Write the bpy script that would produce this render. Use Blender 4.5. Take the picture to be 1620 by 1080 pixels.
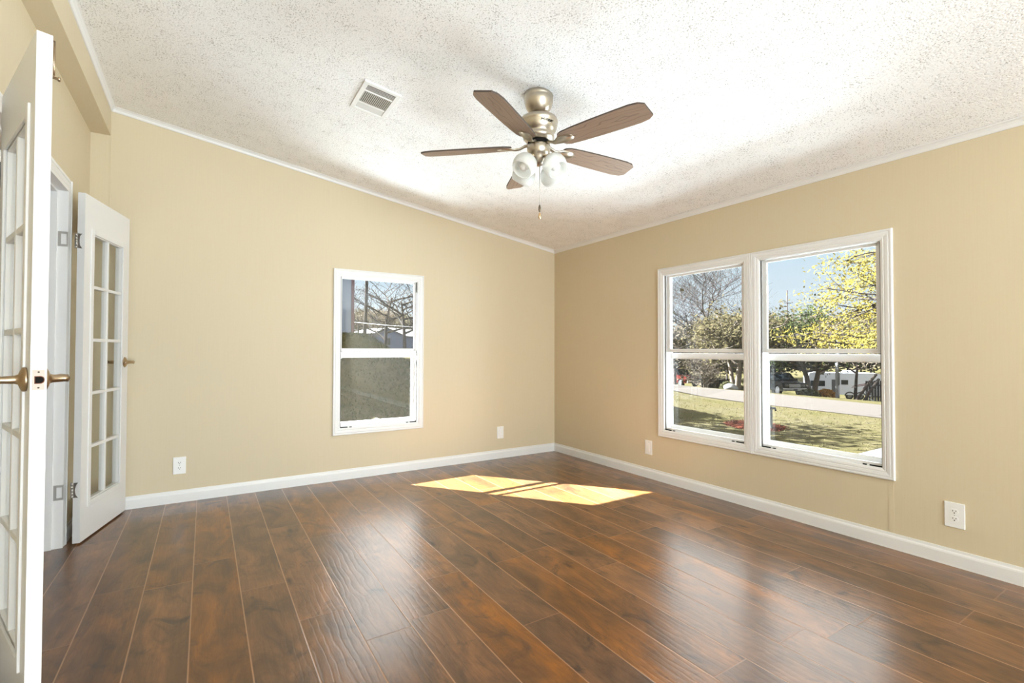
import bpy, bmesh, math, random
from mathutils import Vector, Matrix, noise as mnoise

for o in list(bpy.data.objects):
    bpy.data.objects.remove(o)
scene = bpy.context.scene
COL = scene.collection
PI = math.pi
def R(d): return math.radians(d)

# ------------------------------------------------------------------ camera
cam = bpy.data.cameras.new('camera'); camo = bpy.data.objects.new('camera', cam); COL.objects.link(camo)
cam.sensor_fit = 'HORIZONTAL'; cam.sensor_width = 36.0; cam.lens = 36.0 * 766.85 / 1620.0
cam.clip_start = 0.02; cam.clip_end = 900
YAW, PIT, ROL = R(57.655), R(1.0194), R(0.0973)
CAM = Vector((-3.362, -4.4037, 1.1382))
Fv = Vector((math.cos(YAW)*math.cos(PIT), math.sin(YAW)*math.cos(PIT), math.sin(PIT)))
Rv = Vector((math.sin(YAW), -math.cos(YAW), 0)); Uv = Rv.cross(Fv)
R2 = Rv*math.cos(ROL) + Uv*math.sin(ROL); U2 = R2.cross(Fv)
camo.matrix_world = Matrix(((R2.x, U2.x, -Fv.x, CAM.x), (R2.y, U2.y, -Fv.y, CAM.y), (R2.z, U2.z, -Fv.z, CAM.z), (0, 0, 0, 1)))
scene.camera = camo

# ------------------------------------------------------------------ view, world, sun, area lights
vs = scene.view_settings
vs.view_transform = 'Standard'; vs.look = 'None'; vs.gamma = 1.0; vs.use_curve_mapping = False; vs.exposure = 0.0
scene.cycles.max_bounces = 10; scene.cycles.diffuse_bounces = 6; scene.cycles.glossy_bounces = 4
scene.cycles.transparent_max_bounces = 16; scene.cycles.sample_clamp_indirect = 6.0
scene.cycles.caustics_reflective = False; scene.cycles.caustics_refractive = False

SUN_TRAVEL = Vector((0.619, -0.785, -math.tan(R(37.8)))).normalized()
world = bpy.data.worlds.new('sky'); scene.world = world; world.use_nodes = True
wn = world.node_tree.nodes; wl = world.node_tree.links; wn.clear()
wo = wn.new('ShaderNodeOutputWorld'); wb_ = wn.new('ShaderNodeBackground')
wtc = wn.new('ShaderNodeTexCoord'); wsep = wn.new('ShaderNodeSeparateXYZ'); wr = wn.new('ShaderNodeValToRGB')
wl.new(wtc.outputs['Generated'], wsep.inputs[0]); wl.new(wsep.outputs['Z'], wr.inputs[0])
SKY = [(0.0, (0.86, 0.93, 1.0)), (0.06, (0.80, 0.90, 1.0)), (0.17, (0.67, 0.85, 1.0)), (0.23, (1.8, 1.95, 2.1)),
       (0.33, (4.3, 4.2, 4.05)), (0.62, (4.3, 4.3, 4.3)), (1.0, (3.0, 3.6, 4.4))]
SC = 6.0
el = wr.color_ramp.elements
for i in range(len(SKY)-2): el.new(.5)
for i, (p, c) in enumerate(SKY): el[i].position = p
for e, (p, c) in zip(el, SKY):
    e.color = (c[0]/SC, c[1]/SC, c[2]/SC, 1)
# brighter towards the sun's side of the sky
wdot = wn.new('ShaderNodeVectorMath'); wdot.operation = 'DOT_PRODUCT'; wdot.inputs[1].default_value = -SUN_TRAVEL
wl.new(wtc.outputs['Generated'], wdot.inputs[0])
wmr = wn.new('ShaderNodeMapRange'); wmr.inputs['From Min'].default_value = 0.6; wmr.inputs['From Max'].default_value = 1.0
wmr.inputs['To Min'].default_value = 1.0; wmr.inputs['To Max'].default_value = 2.6
wl.new(wdot.outputs['Value'], wmr.inputs['Value'])
wm = wn.new('ShaderNodeMath'); wm.operation = 'MULTIPLY'; wm.inputs[1].default_value = SC
wl.new(wmr.outputs[0], wm.inputs[0])
wl.new(wr.outputs[0], wb_.inputs['Color']); wl.new(wm.outputs[0], wb_.inputs['Strength']); wl.new(wb_.outputs[0], wo.inputs['Surface'])

def lamp(name, kind, energy, loc, direction, color=(1, 1, 1), sx=1, sy=1):
    l = bpy.data.lights.new(name, kind); l.energy = energy; l.color = color
    o = bpy.data.objects.new(name, l); COL.objects.link(o); o.location = loc
    o.rotation_mode = 'QUATERNION'; o.rotation_quaternion = Vector(direction).to_track_quat('-Z', 'Y')
    if kind == 'AREA':
        l.shape = 'RECTANGLE'; l.size = sx; l.size_y = sy
    return o
sun = lamp('sun', 'SUN', 132.0, (-30, 40, 40), SUN_TRAVEL, (0.94, 0.975, 1.0)); sun.data.angle = R(0.53)
LC = (0.79, 0.915, 1.0)
lamp('fill_light_behind_camera', 'AREA', 330.0, (-2.05, -9.3, 1.05), (-0.05, 0.92, 0.38), LC, 3.4, 1.8)  # added fill lamp, not a fixture of the room
lamp('upward_fill', 'AREA', 250.0, (-1.95, -7.3, 0.45), (-0.45, 0.35, 0.82), LC, 2.2, 1.9)  # added fill lamp aimed up to brighten the ceiling
# added fill lamps outside the windows, standing in for bounced daylight
lamp('low_fill_right', 'AREA', 430.0, (2.80, -2.36, -0.45), (-0.82, 0, 0.57), LC, 3.0, 0.7)
lamp('near_fill_right', 'AREA', 90.0, (1.45, -2.36, -0.42), (-0.62, 0, 0.78), LC, 2.6, 0.6)
lamp('side_fill_right', 'AREA', 210.0, (2.00, -4.30, 1.15), (-0.83, 0.55, 0.0), LC, 1.6, 1.6)
lamp('low_fill_front', 'AREA', 200.0, (-2.0, 1.05, -0.45), (0, -0.66, 0.75), LC, 1.9, 0.7)

# ------------------------------------------------------------------ object helpers
def tag(o, label=None, cat=None, group=None, kind=None):
    if label: o['label'] = label
    if cat: o['category'] = cat
    if group: o['group'] = group
    if kind: o['kind'] = kind
    return o
def empty(name, loc=(0, 0, 0), rotz=0.0, parent=None):
    o = bpy.data.objects.new(name, None); COL.objects.link(o); o.location = loc; o.rotation_euler = (0, 0, rotz)
    o.empty_display_size = 0.1
    if parent: o.parent = parent
    return o
def copy_tree(o, parent=None):
    c = o.copy(); COL.objects.link(c)
    if parent: c.parent = parent
    for ch in list(o.children): copy_tree(ch, c)
    return c

class MB:
    def __init__(s): s.v = []; s.f = []; s.sm = []
    def add(s, vs_, fs, smooth=False):
        b = len(s.v); s.v += [tuple(v) for v in vs_]; s.f += [tuple(b+i for i in f) for f in fs]; s.sm += [smooth]*len(fs)
    def box(s, x0, x1, y0, y1, z0, z1, M=None):
        vs_ = [Vector((x, y, z)) for x in (x0, x1) for y in (y0, y1) for z in (z0, z1)]
        if x0 > x1: vs_ = [Vector((x, y, z)) for x in (x1, x0) for y in (y0, y1) for z in (z0, z1)]
        if M: vs_ = [M @ v for v in vs_]
        s.add(vs_, [(0, 1, 3, 2), (4, 6, 7, 5), (0, 4, 5, 1), (2, 3, 7, 6), (0, 2, 6, 4), (1, 5, 7, 3)])
    def cbox(s, x0, x1, y0, y1, z0, z1, c=0.004, M=None):
        """box with chamfered edges"""
        bm = bmesh.new(); bmesh.ops.create_cube(bm, size=1)
        for v in bm.verts:
            v.co = Vector(((x0+x1)/2 + v.co.x*(x1-x0), (y0+y1)/2 + v.co.y*(y1-y0), (z0+z1)/2 + v.co.z*(z1-z0)))
        bmesh.ops.bevel(bm, geom=bm.edges[:], offset=c, segments=2, affect='EDGES', profile=0.5)
        s.bm(bm, M)
    def bm(s, bm, M=None, smooth=False):
        bm.verts.index_update()
        s.add([(M @ v.co) if M else v.co for v in bm.verts], [[v.index for v in f.verts] for f in bm.faces], smooth); bm.free()
    def lathe(s, prof, n=28, M=None, caps=True, smooth=True):
        vs_ = []; fs = []
        for r, z in prof:
            for k in range(n):
                a = 2*PI*k/n; v = Vector((r*math.cos(a), r*math.sin(a), z)); vs_.append(M @ v if M else v)
        m = len(prof)
        for i in range(m-1):
            for k in range(n):
                k2 = (k+1) % n; fs.append((i*n+k, i*n+k2, (i+1)*n+k2, (i+1)*n+k))
        if caps:
            fs.append(tuple(range(n-1, -1, -1))); fs.append(tuple((m-1)*n+k for k in range(n)))
        s.add(vs_, fs, smooth)
    def tube(s, pts, rad, n=8, caps=True, smooth=True):
        pts = [Vector(p) for p in pts]; vs_ = []; fs = []
        if not isinstance(rad, (list, tuple)): rad = [rad]*len(pts)
        up = Vector((0, 0, 1))
        t0 = (pts[1]-pts[0]).normalized()
        a = t0.cross(up) if abs(t0.z) < 0.95 else t0.cross(Vector((1, 0, 0)))
        a.normalize()
        for i, p in enumerate(pts):
            if i == 0: t = pts[1]-pts[0]
            elif i == len(pts)-1: t = pts[-1]-pts[-2]
            else: t = pts[i+1]-pts[i-1]
            t.normalize(); a = (a - t*a.dot(t)).normalized(); b = t.cross(a)
            for k in range(n):
                an = 2*PI*k/n; vs_.append(p + (a*math.cos(an)+b*math.sin(an))*rad[i])
        for i in range(len(pts)-1):
            for k in range(n):
                k2 = (k+1) % n; fs.append((i*n+k, i*n+k2, (i+1)*n+k2, (i+1)*n+k))
        if caps:
            fs.append(tuple(range(n-1, -1, -1))); fs.append(tuple((len(pts)-1)*n+k for k in range(n)))
        s.add(vs_, fs, smooth)
    def prism(s, poly, h0, h1, M=None):
        """poly in local xy, extruded from z=h0 to z=h1"""
        n = len(poly); vs_ = [Vector((x, y, h0)) for x, y in poly] + [Vector((x, y, h1)) for x, y in poly]
        if M: vs_ = [M @ v for v in vs_]
        s.add(vs_, [tuple(range(n-1, -1, -1)), tuple(range(n, 2*n))] + [(i, (i+1) % n, n+(i+1) % n, n+i) for i in range(n)])
    def build(s, name, mat, parent=None, loc=None):
        me = bpy.data.meshes.new(name); me.from_pydata(s.v, [], s.f); me.polygons.foreach_set('use_smooth', s.sm)
        if mat: me.materials.append(mat)
        me.update()
        bm = bmesh.new(); bm.from_mesh(me)
        if len(bm.faces) < 60000: bmesh.ops.recalc_face_normals(bm, faces=bm.faces[:]); bm.to_mesh(me)
        bm.free()
        o = bpy.data.objects.new(name, me); COL.objects.link(o)
        if parent: o.parent = parent
        if loc: o.location = loc
        return o

# ------------------------------------------------------------------ materials
def mat(name):
    m = bpy.data.materials.new(name); m.use_nodes = True; nt = m.node_tree
    b = nt.nodes['Principled BSDF']
    return m, nt, b
def lin(r, g, b):
    f = lambda c: (c/255/12.92) if c/255 <= 0.04045 else ((c/255+0.055)/1.055)**2.4
    return (f(r), f(g), f(b), 1)
def N(nt, t, **kw):
    n = nt.nodes.new(t)
    for k, v in kw.items(): setattr(n, k, v)
    return n
def mathn(nt, op, a, b=None, c=None):
    n = N(nt, 'ShaderNodeMath', operation=op)
    for i, x in enumerate((a, b, c)):
        if x is None: continue
        if isinstance(x, (int, float)): n.inputs[i].default_value = x
        else: nt.links.new(x, n.inputs[i])
    return n.outputs[0]
def mixc(nt, fac, a, b, mode='MIX'):
    n = N(nt, 'ShaderNodeMix', data_type='RGBA', blend_type=mode)
    for k, x in (('Factor', fac), ('A', a), ('B', b)):
        s = [i for i in n.inputs if i.name == k and (i.type == ('VALUE' if k == 'Factor' else 'RGBA'))][0]
        if isinstance(x, (int, float)): s.default_value = x
        elif isinstance(x, tuple): s.default_value = x
        else: nt.links.new(x, s)
    return [o for o in n.outputs if o.type == 'RGBA'][0]
def ramp(nt, fac, stops, interp='LINEAR'):
    n = N(nt, 'ShaderNodeValToRGB'); n.color_ramp.interpolation = interp
    e = n.color_ramp.elements
    for i in range(len(stops)-2): e.new((i+1)/len(stops))
    for i, (p, c) in enumerate(stops): e[i].position = p
    for x, (p, c) in zip(e, stops): x.color = c if len(c) == 4 else (*c, 1)
    nt.links.new(fac, n.inputs[0]); return n.outputs[0]
def coords(nt, scale=(1, 1, 1)):
    t = N(nt, 'ShaderNodeTexCoord'); mp = N(nt, 'ShaderNodeMapping'); mp.inputs['Scale'].default_value = scale
    nt.links.new(t.outputs['Object'], mp.inputs[0]); return mp.outputs[0]
def noise(nt, vec, scale, detail=4, rough=0.5, dist=0.0):
    n = N(nt, 'ShaderNodeTexNoise'); n.inputs['Scale'].default_value = scale; n.inputs['Detail'].default_value = detail
    n.inputs['Roughness'].default_value = rough; n.inputs['Distortion'].default_value = dist
    nt.links.new(vec, n.inputs['Vector']); return n.outputs['Fac']
def bump(nt, b, h, strength=0.3, dist=0.01):
    n = N(nt, 'ShaderNodeBump'); n.inputs['Strength'].default_value = strength; n.inputs['Distance'].default_value = dist
    nt.links.new(h, n.inputs['Height']); nt.links.new(n.outputs[0], b.inputs['Normal'])
def simple(name, col, rough=0.5, metal=0.0, var=0.0, vscale=8, bmp=0.0, bscale=60, bdist=0.002, spec=None):
    m, nt, b = mat(name)
    b.inputs['Roughness'].default_value = rough; b.inputs['Metallic'].default_value = metal
    if spec is not None: b.inputs['Specular IOR Level'].default_value = spec
    v = coords(nt)
    if var > 0:
        c = mixc(nt, noise(nt, v, vscale, 5), tuple(x*(1-var) for x in col[:3])+(1,), tuple(min(1, x*(1+var)) for x in col[:3])+(1,))
        nt.links.new(c, b.inputs['Base Color'])
    else: b.inputs['Base Color'].default_value = col
    if bmp > 0: bump(nt, b, noise(nt, v, bscale, 3), bmp, bdist)
    return m

M = {}
# beige vinyl wall panel: faint vertical linen weave
def wall_mat():
    m, nt, b = mat('beige_vinyl_wall')
    v = coords(nt, (140, 140, 3)); v2 = coords(nt)
    a = noise(nt, v, 1.0, 3, 0.6)
    c = mixc(nt, a, lin(201, 187, 158), lin(208, 194, 166))
    c = mixc(nt, mathn(nt, 'MULTIPLY', noise(nt, v2, 1.3, 3), 0.25), c, lin(196, 181, 152))
    nt.links.new(c, b.inputs['Base Color']); b.inputs['Roughness'].default_value = 0.55
    b.inputs['Specular IOR Level'].default_value = 0.3
    bump(nt, b, a, 0.06, 0.001); return m
M['wall'] = wall_mat()
def ceiling_mat():
    m, nt, b = mat('popcorn_ceiling')
    v = coords(nt)
    vo = N(nt, 'ShaderNodeTexVoronoi', feature='SMOOTH_F1'); vo.inputs['Scale'].default_value = 105; vo.inputs['Smoothness'].default_value = 0.35; nt.links.new(v, vo.inputs['Vector'])
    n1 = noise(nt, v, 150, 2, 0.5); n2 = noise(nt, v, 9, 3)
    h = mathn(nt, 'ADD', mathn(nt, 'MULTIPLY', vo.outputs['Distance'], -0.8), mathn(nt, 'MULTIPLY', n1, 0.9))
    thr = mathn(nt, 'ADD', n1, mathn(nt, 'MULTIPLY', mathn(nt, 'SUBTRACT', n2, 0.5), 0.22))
    c = ramp(nt, thr, [(0.30, (0.46, 0.44, 0.42)), (0.37, (0.70, 0.685, 0.67)), (0.435, (0.90, 0.895, 0.885)), (1.0, (0.90, 0.895, 0.885))])  # shade in the popcorn pits painted in as grey speckle
    nt.links.new(c, b.inputs['Base Color']); b.inputs['Roughness'].default_value = 0.95
    b.inputs['Specular IOR Level'].default_value = 0.1
    bump(nt, b, h, 0.35, 0.005); return m
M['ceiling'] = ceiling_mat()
PLANK, PX0 = 0.1935, -3.594
def floor_mat():
    m, nt, b = mat('dark_hickory_laminate')
    tc = N(nt, 'ShaderNodeTexCoord'); sp = N(nt, 'ShaderNodeSeparateXYZ'); nt.links.new(tc.outputs['Object'], sp.inputs[0])
    X, Y = sp.outputs['X'], sp.outputs['Y']
    u = mathn(nt, 'DIVIDE', mathn(nt, 'SUBTRACT', X, PX0), PLANK)
    row = mathn(nt, 'FLOOR', u); fu = mathn(nt, 'FRACT', u)
    wnz = N(nt, 'ShaderNodeTexWhiteNoise', noise_dimensions='1D'); nt.links.new(row, wnz.inputs['W'])
    LEN = 1.22
    vv = mathn(nt, 'ADD', mathn(nt, 'DIVIDE', Y, LEN), mathn(nt, 'MULTIPLY', wnz.outputs['Value'], 7.3))
    ci = mathn(nt, 'FLOOR', vv); fv = mathn(nt, 'FRACT', vv)
    cb = N(nt, 'ShaderNodeCombineXYZ'); nt.links.new(row, cb.inputs[0]); nt.links.new(ci, cb.inputs[1])
    wn2 = N(nt, 'ShaderNodeTexWhiteNoise', noise_dimensions='2D'); nt.links.new(cb.outputs[0], wn2.inputs['Vector'])
    pid = wn2.outputs['Value']
    # grain vector: each plank gets its own offset
    off = N(nt, 'ShaderNodeCombineXYZ'); nt.links.new(mathn(nt, 'MULTIPLY', pid, 37.0), off.inputs[0]); nt.links.new(mathn(nt, 'MULTIPLY', pid, 91.0), off.inputs[1]); nt.links.new(mathn(nt, 'MULTIPLY', pid, 13.0), off.inputs[2])
    va = N(nt, 'ShaderNodeVectorMath', operation='ADD'); nt.links.new(tc.outputs['Object'], va.inputs[0]); nt.links.new(off.outputs[0], va.inputs[1])
    def mp(s):
        n = N(nt, 'ShaderNodeMapping'); n.inputs['Scale'].default_value = s; nt.links.new(va.outputs[0], n.inputs[0]); return n.outputs[0]
    big = noise(nt, mp((7.0, 2.6, 1)), 1.0, 5, 0.6, 0.9)
    grain = noise(nt, mp((60, 5, 1)), 1.0, 4, 0.6, 1.6)
    fine = noise(nt, mp((300, 14, 1)), 1.0, 3, 0.6)
    blot = noise(nt, mp((5.0, 3.0, 1)), 1.3, 4, 0.65, 1.4)
    c = ramp(nt, big, [(0.25, lin(66, 45, 30)), (0.42, lin(95, 65, 41)), (0.55, lin(119, 80, 48)), (0.75, lin(146, 97, 53))])
    c = mixc(nt, mathn(nt, 'MULTIPLY', ramp(nt, grain, [(0.35, (1, 1, 1)), (0.62, (0, 0, 0))]), 0.32), c, lin(72, 46, 30))
    c = mixc(nt, mathn(nt, 'MULTIPLY', fine, 0.22), c, lin(88, 58, 38))
    c = mixc(nt, ramp(nt, blot, [(0.56, (0, 0, 0)), (0.72, (0.8, 0.8, 0.8))]), c, lin(58, 42, 33))
    # knots
    kv = N(nt, 'ShaderNodeTexVoronoi'); kv.inputs['Scale'].default_value = 1.0; kv.inputs['Randomness'].default_value = 1.0
    nt.links.new(mp((5.2, 1.9, 1)), kv.inputs['Vector'])
    c = mixc(nt, ramp(nt, kv.outputs['Distance'], [(0.03, (0.9, 0.9, 0.9)), (0.11, (0, 0, 0))]), c, lin(48, 28, 18))
    hs = N(nt, 'ShaderNodeHueSaturation'); nt.links.new(c, hs.inputs['Color'])
    nt.links.new(mathn(nt, 'ADD', mathn(nt, 'MULTIPLY', pid, 0.5), 0.74), hs.inputs['Value'])
    nt.links.new(mathn(nt, 'ADD', mathn(nt, 'MULTIPLY', wn2.outputs['Color'], 0.25), 0.9), hs.inputs['Saturation'])
    c = hs.outputs['Color']
    # bevelled seams; the bevels' reflected light is painted in as pale tan
    du = mathn(nt, 'MULTIPLY', mathn(nt, 'MINIMUM', fu, mathn(nt, 'SUBTRACT', 1.0, fu)), PLANK)
    dv = mathn(nt, 'MULTIPLY', mathn(nt, 'MINIMUM', fv, mathn(nt, 'SUBTRACT', 1.0, fv)), LEN)
    seam_u = ramp(nt, du, [(0.0015, (1, 1, 1)), (0.0027, (0, 0, 0))])
    seam_v = ramp(nt, dv, [(0.0010, (1, 1, 1)), (0.0020, (0, 0, 0))])
    c = mixc(nt, mathn(nt, 'MULTIPLY', seam_u, 0.75), c, lin(176, 132, 98))
    c = mixc(nt, mathn(nt, 'MULTIPLY', seam_v, 0.55), c, lin(150, 108, 78))
    nt.links.new(c, b.inputs['Base Color'])
    ring = N(nt, 'ShaderNodeTexWave', wave_type='BANDS', bands_direction='X'); ring.inputs['Scale'].default_value = 11.0
    ring.inputs['Distortion'].default_value = 7.0; ring.inputs['Detail'].default_value = 3; ring.inputs['Detail Scale'].default_value = 1.2
    nt.links.new(mp((1.0, 0.30, 1)), ring.inputs['Vector'])
    h = mathn(nt, 'ADD', mathn(nt, 'MULTIPLY', ramp(nt, ring.outputs['Fac'], [(0.0, (0, 0, 0)), (0.30, (0.85, 0.85, 0.85)), (1.0, (1, 1, 1))]), 0.30), mathn(nt, 'MULTIPLY', grain, 0.5))
    h = mathn(nt, 'ADD', h, mathn(nt, 'MULTIPLY', fine, 0.06))
    h = mathn(nt, 'SUBTRACT', h, mathn(nt, 'MULTIPLY', mathn(nt, 'MAXIMUM', seam_u, seam_v), 0.8))
    bump(nt, b, h, 0.20, 0.0035)
    b.inputs['Roughness'].default_value = 0.24
    b.inputs['IOR'].default_value = 1.52
    b.inputs['Coat Weight'].default_value = 0.35; b.inputs['Coat Roughness'].default_value = 0.36; b.inputs['Coat IOR'].default_value = 1.5
    return m
M['floor'] = floor_mat()
M['trim'] = simple('white_painted_trim', (0.74, 0.73, 0.715, 1), 0.38, bmp=0.03, bscale=90)
M['door'] = simple('white_door_paint', (0.71, 0.70, 0.685, 1), 0.35, bmp=0.03, bscale=140)
M['vinyl'] = simple('white_vinyl', (0.76, 0.755, 0.745, 1), 0.32, var=0.015)
M['plastic'] = simple('white_plastic', (0.82, 0.81, 0.79, 1), 0.3, var=0.01)
M['black'] = simple('black_slot', (0.012, 0.011, 0.010, 1), 0.8, var=0.2, spec=0.05)
M['gap_shade'] = simple('dark_gap_grey', (0.11, 0.10, 0.09, 1), 0.8, var=0.2)
M['cream'] = simple('cream_latch', lin(238, 222, 178), 0.4, var=0.04)
M['hole'] = simple('raw_wood_in_latch_hole', lin(105, 52, 18), 0.8, var=0.4, vscale=60)
M['greyvent'] = simple('vent_louver_paint', (0.62, 0.60, 0.56, 1), 0.5, var=0.05)
M['dark_duct'] = simple('dark_duct', (0.05, 0.045, 0.04, 1), 0.9, var=0.1)
def metal_mat(name, col, rough, var=0.06, stretch=(3, 3, 90)):
    m, nt, b = mat(name); b.inputs['Metallic'].default_value = 1.0
    a = noise(nt, coords(nt, stretch), 4.0, 3)
    nt.links.new(mixc(nt, a, tuple(x*(1-var) for x in col)+(1,), tuple(min(1, x*(1+var)) for x in col)+(1,)), b.inputs['Base Color'])
    nt.links.new(mathn(nt, 'ADD', mathn(nt, 'MULTIPLY', a, 0.12), rough), b.inputs['Roughness'])
    return m
M['nickel'] = metal_mat('brushed_nickel', (0.50, 0.44, 0.355), 0.28)
M['antique'] = metal_mat('antique_brass', (0.42, 0.31, 0.20), 0.25)
M['steel'] = metal_mat('satin_steel', (0.47, 0.445, 0.41), 0.36)
M['plate_grey'] = simple('dull_satin_plate', lin(196, 182, 170), 0.6, var=0.05)
M['darkmetal'] = metal_mat('dark_bronze', (0.16, 0.13, 0.10), 0.4)
M['gold'] = metal_mat('gold_pendant', (0.70, 0.50, 0.28), 0.25)
def blade_mat():
    m, nt, b = mat('weathered_wood_blade')
    v = coords(nt, (2.5, 45, 1)); v2 = coords(nt, (1, 1, 1))
    g = noise(nt, v, 1.0, 4, 0.6, 0.8)
    c = mixc(nt, g, lin(126, 104, 87), lin(154, 130, 110))
    w = N(nt, 'ShaderNodeTexWave', wave_type='RINGS'); w.inputs['Scale'].default_value = 2.2; w.inputs['Distortion'].default_value = 9
    w.inputs['Detail'].default_value = 2; nt.links.new(coords(nt, (2.0, 6.0, 1)), w.inputs['Vector'])
    c = mixc(nt, ramp(nt, w.outputs['Fac'], [(0.0, (0.45, 0.45, 0.45)), (0.10, (0, 0, 0))]), c, lin(84, 60, 48))
    nt.links.new(c, b.inputs['Base Color']); b.inputs['Roughness'].default_value = 0.5
    return m
M['blade'] = blade_mat()
M['blade_edge'] = simple('dark_blade_edge', lin(70, 58, 50), 0.6, var=0.1)
def frosted():
    m, nt, b = mat('frosted_glass')
    b.inputs['Base Color'].default_value = (0.86, 0.86, 0.84, 1); b.inputs['Roughness'].default_value = 0.3
    tr = N(nt, 'ShaderNodeBsdfTranslucent'); tr.inputs['Color'].default_value = (0.9, 0.9, 0.87, 1)
    tp = N(nt, 'ShaderNodeBsdfTransparent'); mx = N(nt, 'ShaderNodeMixShader'); mx2 = N(nt, 'ShaderNodeMixShader')
    n = noise(nt, coords(nt), 30, 2)
    mx.inputs[0].default_value = 0.45; nt.links.new(mathn(nt, 'ADD', mathn(nt, 'MULTIPLY', n, 0.1), 0.16), mx2.inputs[0])
    nt.links.new(b.outputs[0], mx.inputs[1]); nt.links.new(tr.outputs[0], mx.inputs[2])
    nt.links.new(mx.outputs[0], mx2.inputs[1]); nt.links.new(tp.outputs[0], mx2.inputs[2])
    nt.links.new(mx2.outputs[0], nt.nodes['Material Output'].inputs[0]); return m
M['frost'] = frosted()
def glass_mat(name, dust=0.03, ior=1.45, tint=(0.97, 0.98, 0.97, 1)):
    m, nt, b = mat(name); nt.nodes.remove(b)
    tp = N(nt, 'ShaderNodeBsdfTransparent'); tp.inputs['Color'].default_value = tint
    gl = N(nt, 'ShaderNodeBsdfGlossy'); gl.inputs['Roughness'].default_value = 0.02
    fr = N(nt, 'ShaderNodeFresnel'); ge = N(nt, 'ShaderNodeNewGeometry')
    nt.links.new(mathn(nt, 'ADD', mathn(nt, 'MULTIPLY', ge.outputs['Backfacing'], 1/ior-ior), ior), fr.inputs['IOR'])
    mx = N(nt, 'ShaderNodeMixShader'); nt.links.new(fr.outputs[0], mx.inputs[0]); nt.links.new(tp.outputs[0], mx.inputs[1]); nt.links.new(gl.outputs[0], mx.inputs[2])
    df = N(nt, 'ShaderNodeBsdfTranslucent'); df.inputs['Color'].default_value = (0.8, 0.78, 0.74, 1)
    m2 = N(nt, 'ShaderNodeMixShader'); n = noise(nt, coords(nt), 55, 6, 0.75)
    nt.links.new(mathn(nt, 'MULTIPLY', ramp(nt, n, [(0.3, (0.5, 0.5, 0.5)), (0.75, (1, 1, 1))]), dust), m2.inputs[0])
    nt.links.new(mx.outputs[0], m2.inputs[1]); nt.links.new(df.outputs[0], m2.inputs[2])
    nt.links.new(m2.outputs[0], nt.nodes['Material Output'].inputs[0]); return m
M['glass'] = glass_mat('window_glass', 0.002)
M['dusty'] = glass_mat('dusty_window_glass', 0.003)
M['doorglass'] = glass_mat('door_glass', 0.01)

# ------------------------------------------------------------------ the room
H = 2.24; S = 0.1488; CH = 0.032           # wall height at the low side, ceiling slope, crown height
def zc(x): return H + CH + S*(-x)          # ceiling height
XH, XC, YB = -3.9416, -4.052, -10.0         # header face, door wall face, back wall
T = 0.13
def struct(o, label, cat): return tag(o, label, cat, kind='structure')

b = MB(); b.box(-6.6, 0.0, YB, 0.0, -0.1, 0.0); b.box(-6.6, XC, 0.0, 0.9, -0.1, 0.0)
struct(b.build('floor', M['floor']), 'dark brown hickory laminate plank floor of the empty room', 'floor')

# ceiling slab (sloped)
b = MB()
pts = [(-6.7, zc(-6.7)-0.25), (XH, zc(XH)), (0.45, zc(0.45))]
x0, x1 = -4.3, 0.5
b.add([(x0, YB-.3, zc(x0)), (x1, YB-.3, zc(x1)), (x1, .55, zc(x1)), (x0, .55, zc(x0)),
       (x0, YB-.3, zc(x0)+.2), (x1, YB-.3, zc(x1)+.2), (x1, .55, zc(x1)+.2), (x0, .55, zc(x0)+.2)],
      [(0, 1, 2, 3), (7, 6, 5, 4), (0, 4, 5, 1), (1, 5, 6, 2), (2, 6, 7, 3), (3, 7, 4, 0)])
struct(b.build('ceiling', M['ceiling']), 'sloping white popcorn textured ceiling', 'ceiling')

def win_hole(mb, axis, lo, hi, zt, holes, z0=-0.85):
    """solid wall on plane axis=0 thickness T outward, with rectangular holes (a0,a1,z0,z1); zt(a) top"""
    cuts = sorted({lo, hi} | {h[0] for h in holes} | {h[1] for h in holes})
    for a, c in zip(cuts[:-1], cuts[1:]):
        hs = [h for h in holes if h[0] < (a+c)/2 < h[1]]
        spans = [(z0, hs[0][2]), (hs[0][3], None)] if hs else [(z0, None)]
        for s0, s1 in spans:
            za = zt(a) if s1 is None else s1; zb = zt(c) if s1 is None else s1
            if axis == 'y': vs_ = [(a, 0, s0), (c, 0, s0), (c, 0, zb), (a, 0, za), (a, T, s0), (c, T, s0), (c, T, zb), (a, T, za)]
            else: vs_ = [(0, a, s0), (0, c, s0), (0, c, zb), (0, a, za), (T, a, s0), (T, c, s0), (T, c, zb), (T, a, za)]
            mb.add(vs_, [(0, 1, 2, 3), (7, 6, 5, 4), (0, 4, 5, 1), (1, 5, 6, 2), (2, 6, 7, 3), (3, 7, 4, 0)])
CW = 0.062   # casing width
WA = (-2.4205, -1.5857, 0.3907, 1.8518)
WB1 = (-2.3587, -1.5013, 0.391, 1.8493); WB2 = (-3.2200, -2.3587, 0.391, 1.8493)
ins = 0.035
b = MB()
win_hole(b, 'y', -4.2, T, lambda a: zc(a)+.03, [(WA[0]+ins, WA[1]-ins, WA[2]+ins, WA[3]-ins)])
b.box(-4.2, -6.6, 0.9, 1.0, -.1, 2.7)
struct(b.build('wall_front', M['wall']), 'beige vinyl panelled wall with one small window, under the ceiling slope', 'wall')
b = MB()
win_hole(b, 'x', YB-.1, 0.0, lambda a: zc(0)+.01, [(w[0]+ins, w[1]-ins, w[2]+ins, w[3]-ins) for w in (WB2, WB1)])
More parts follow.
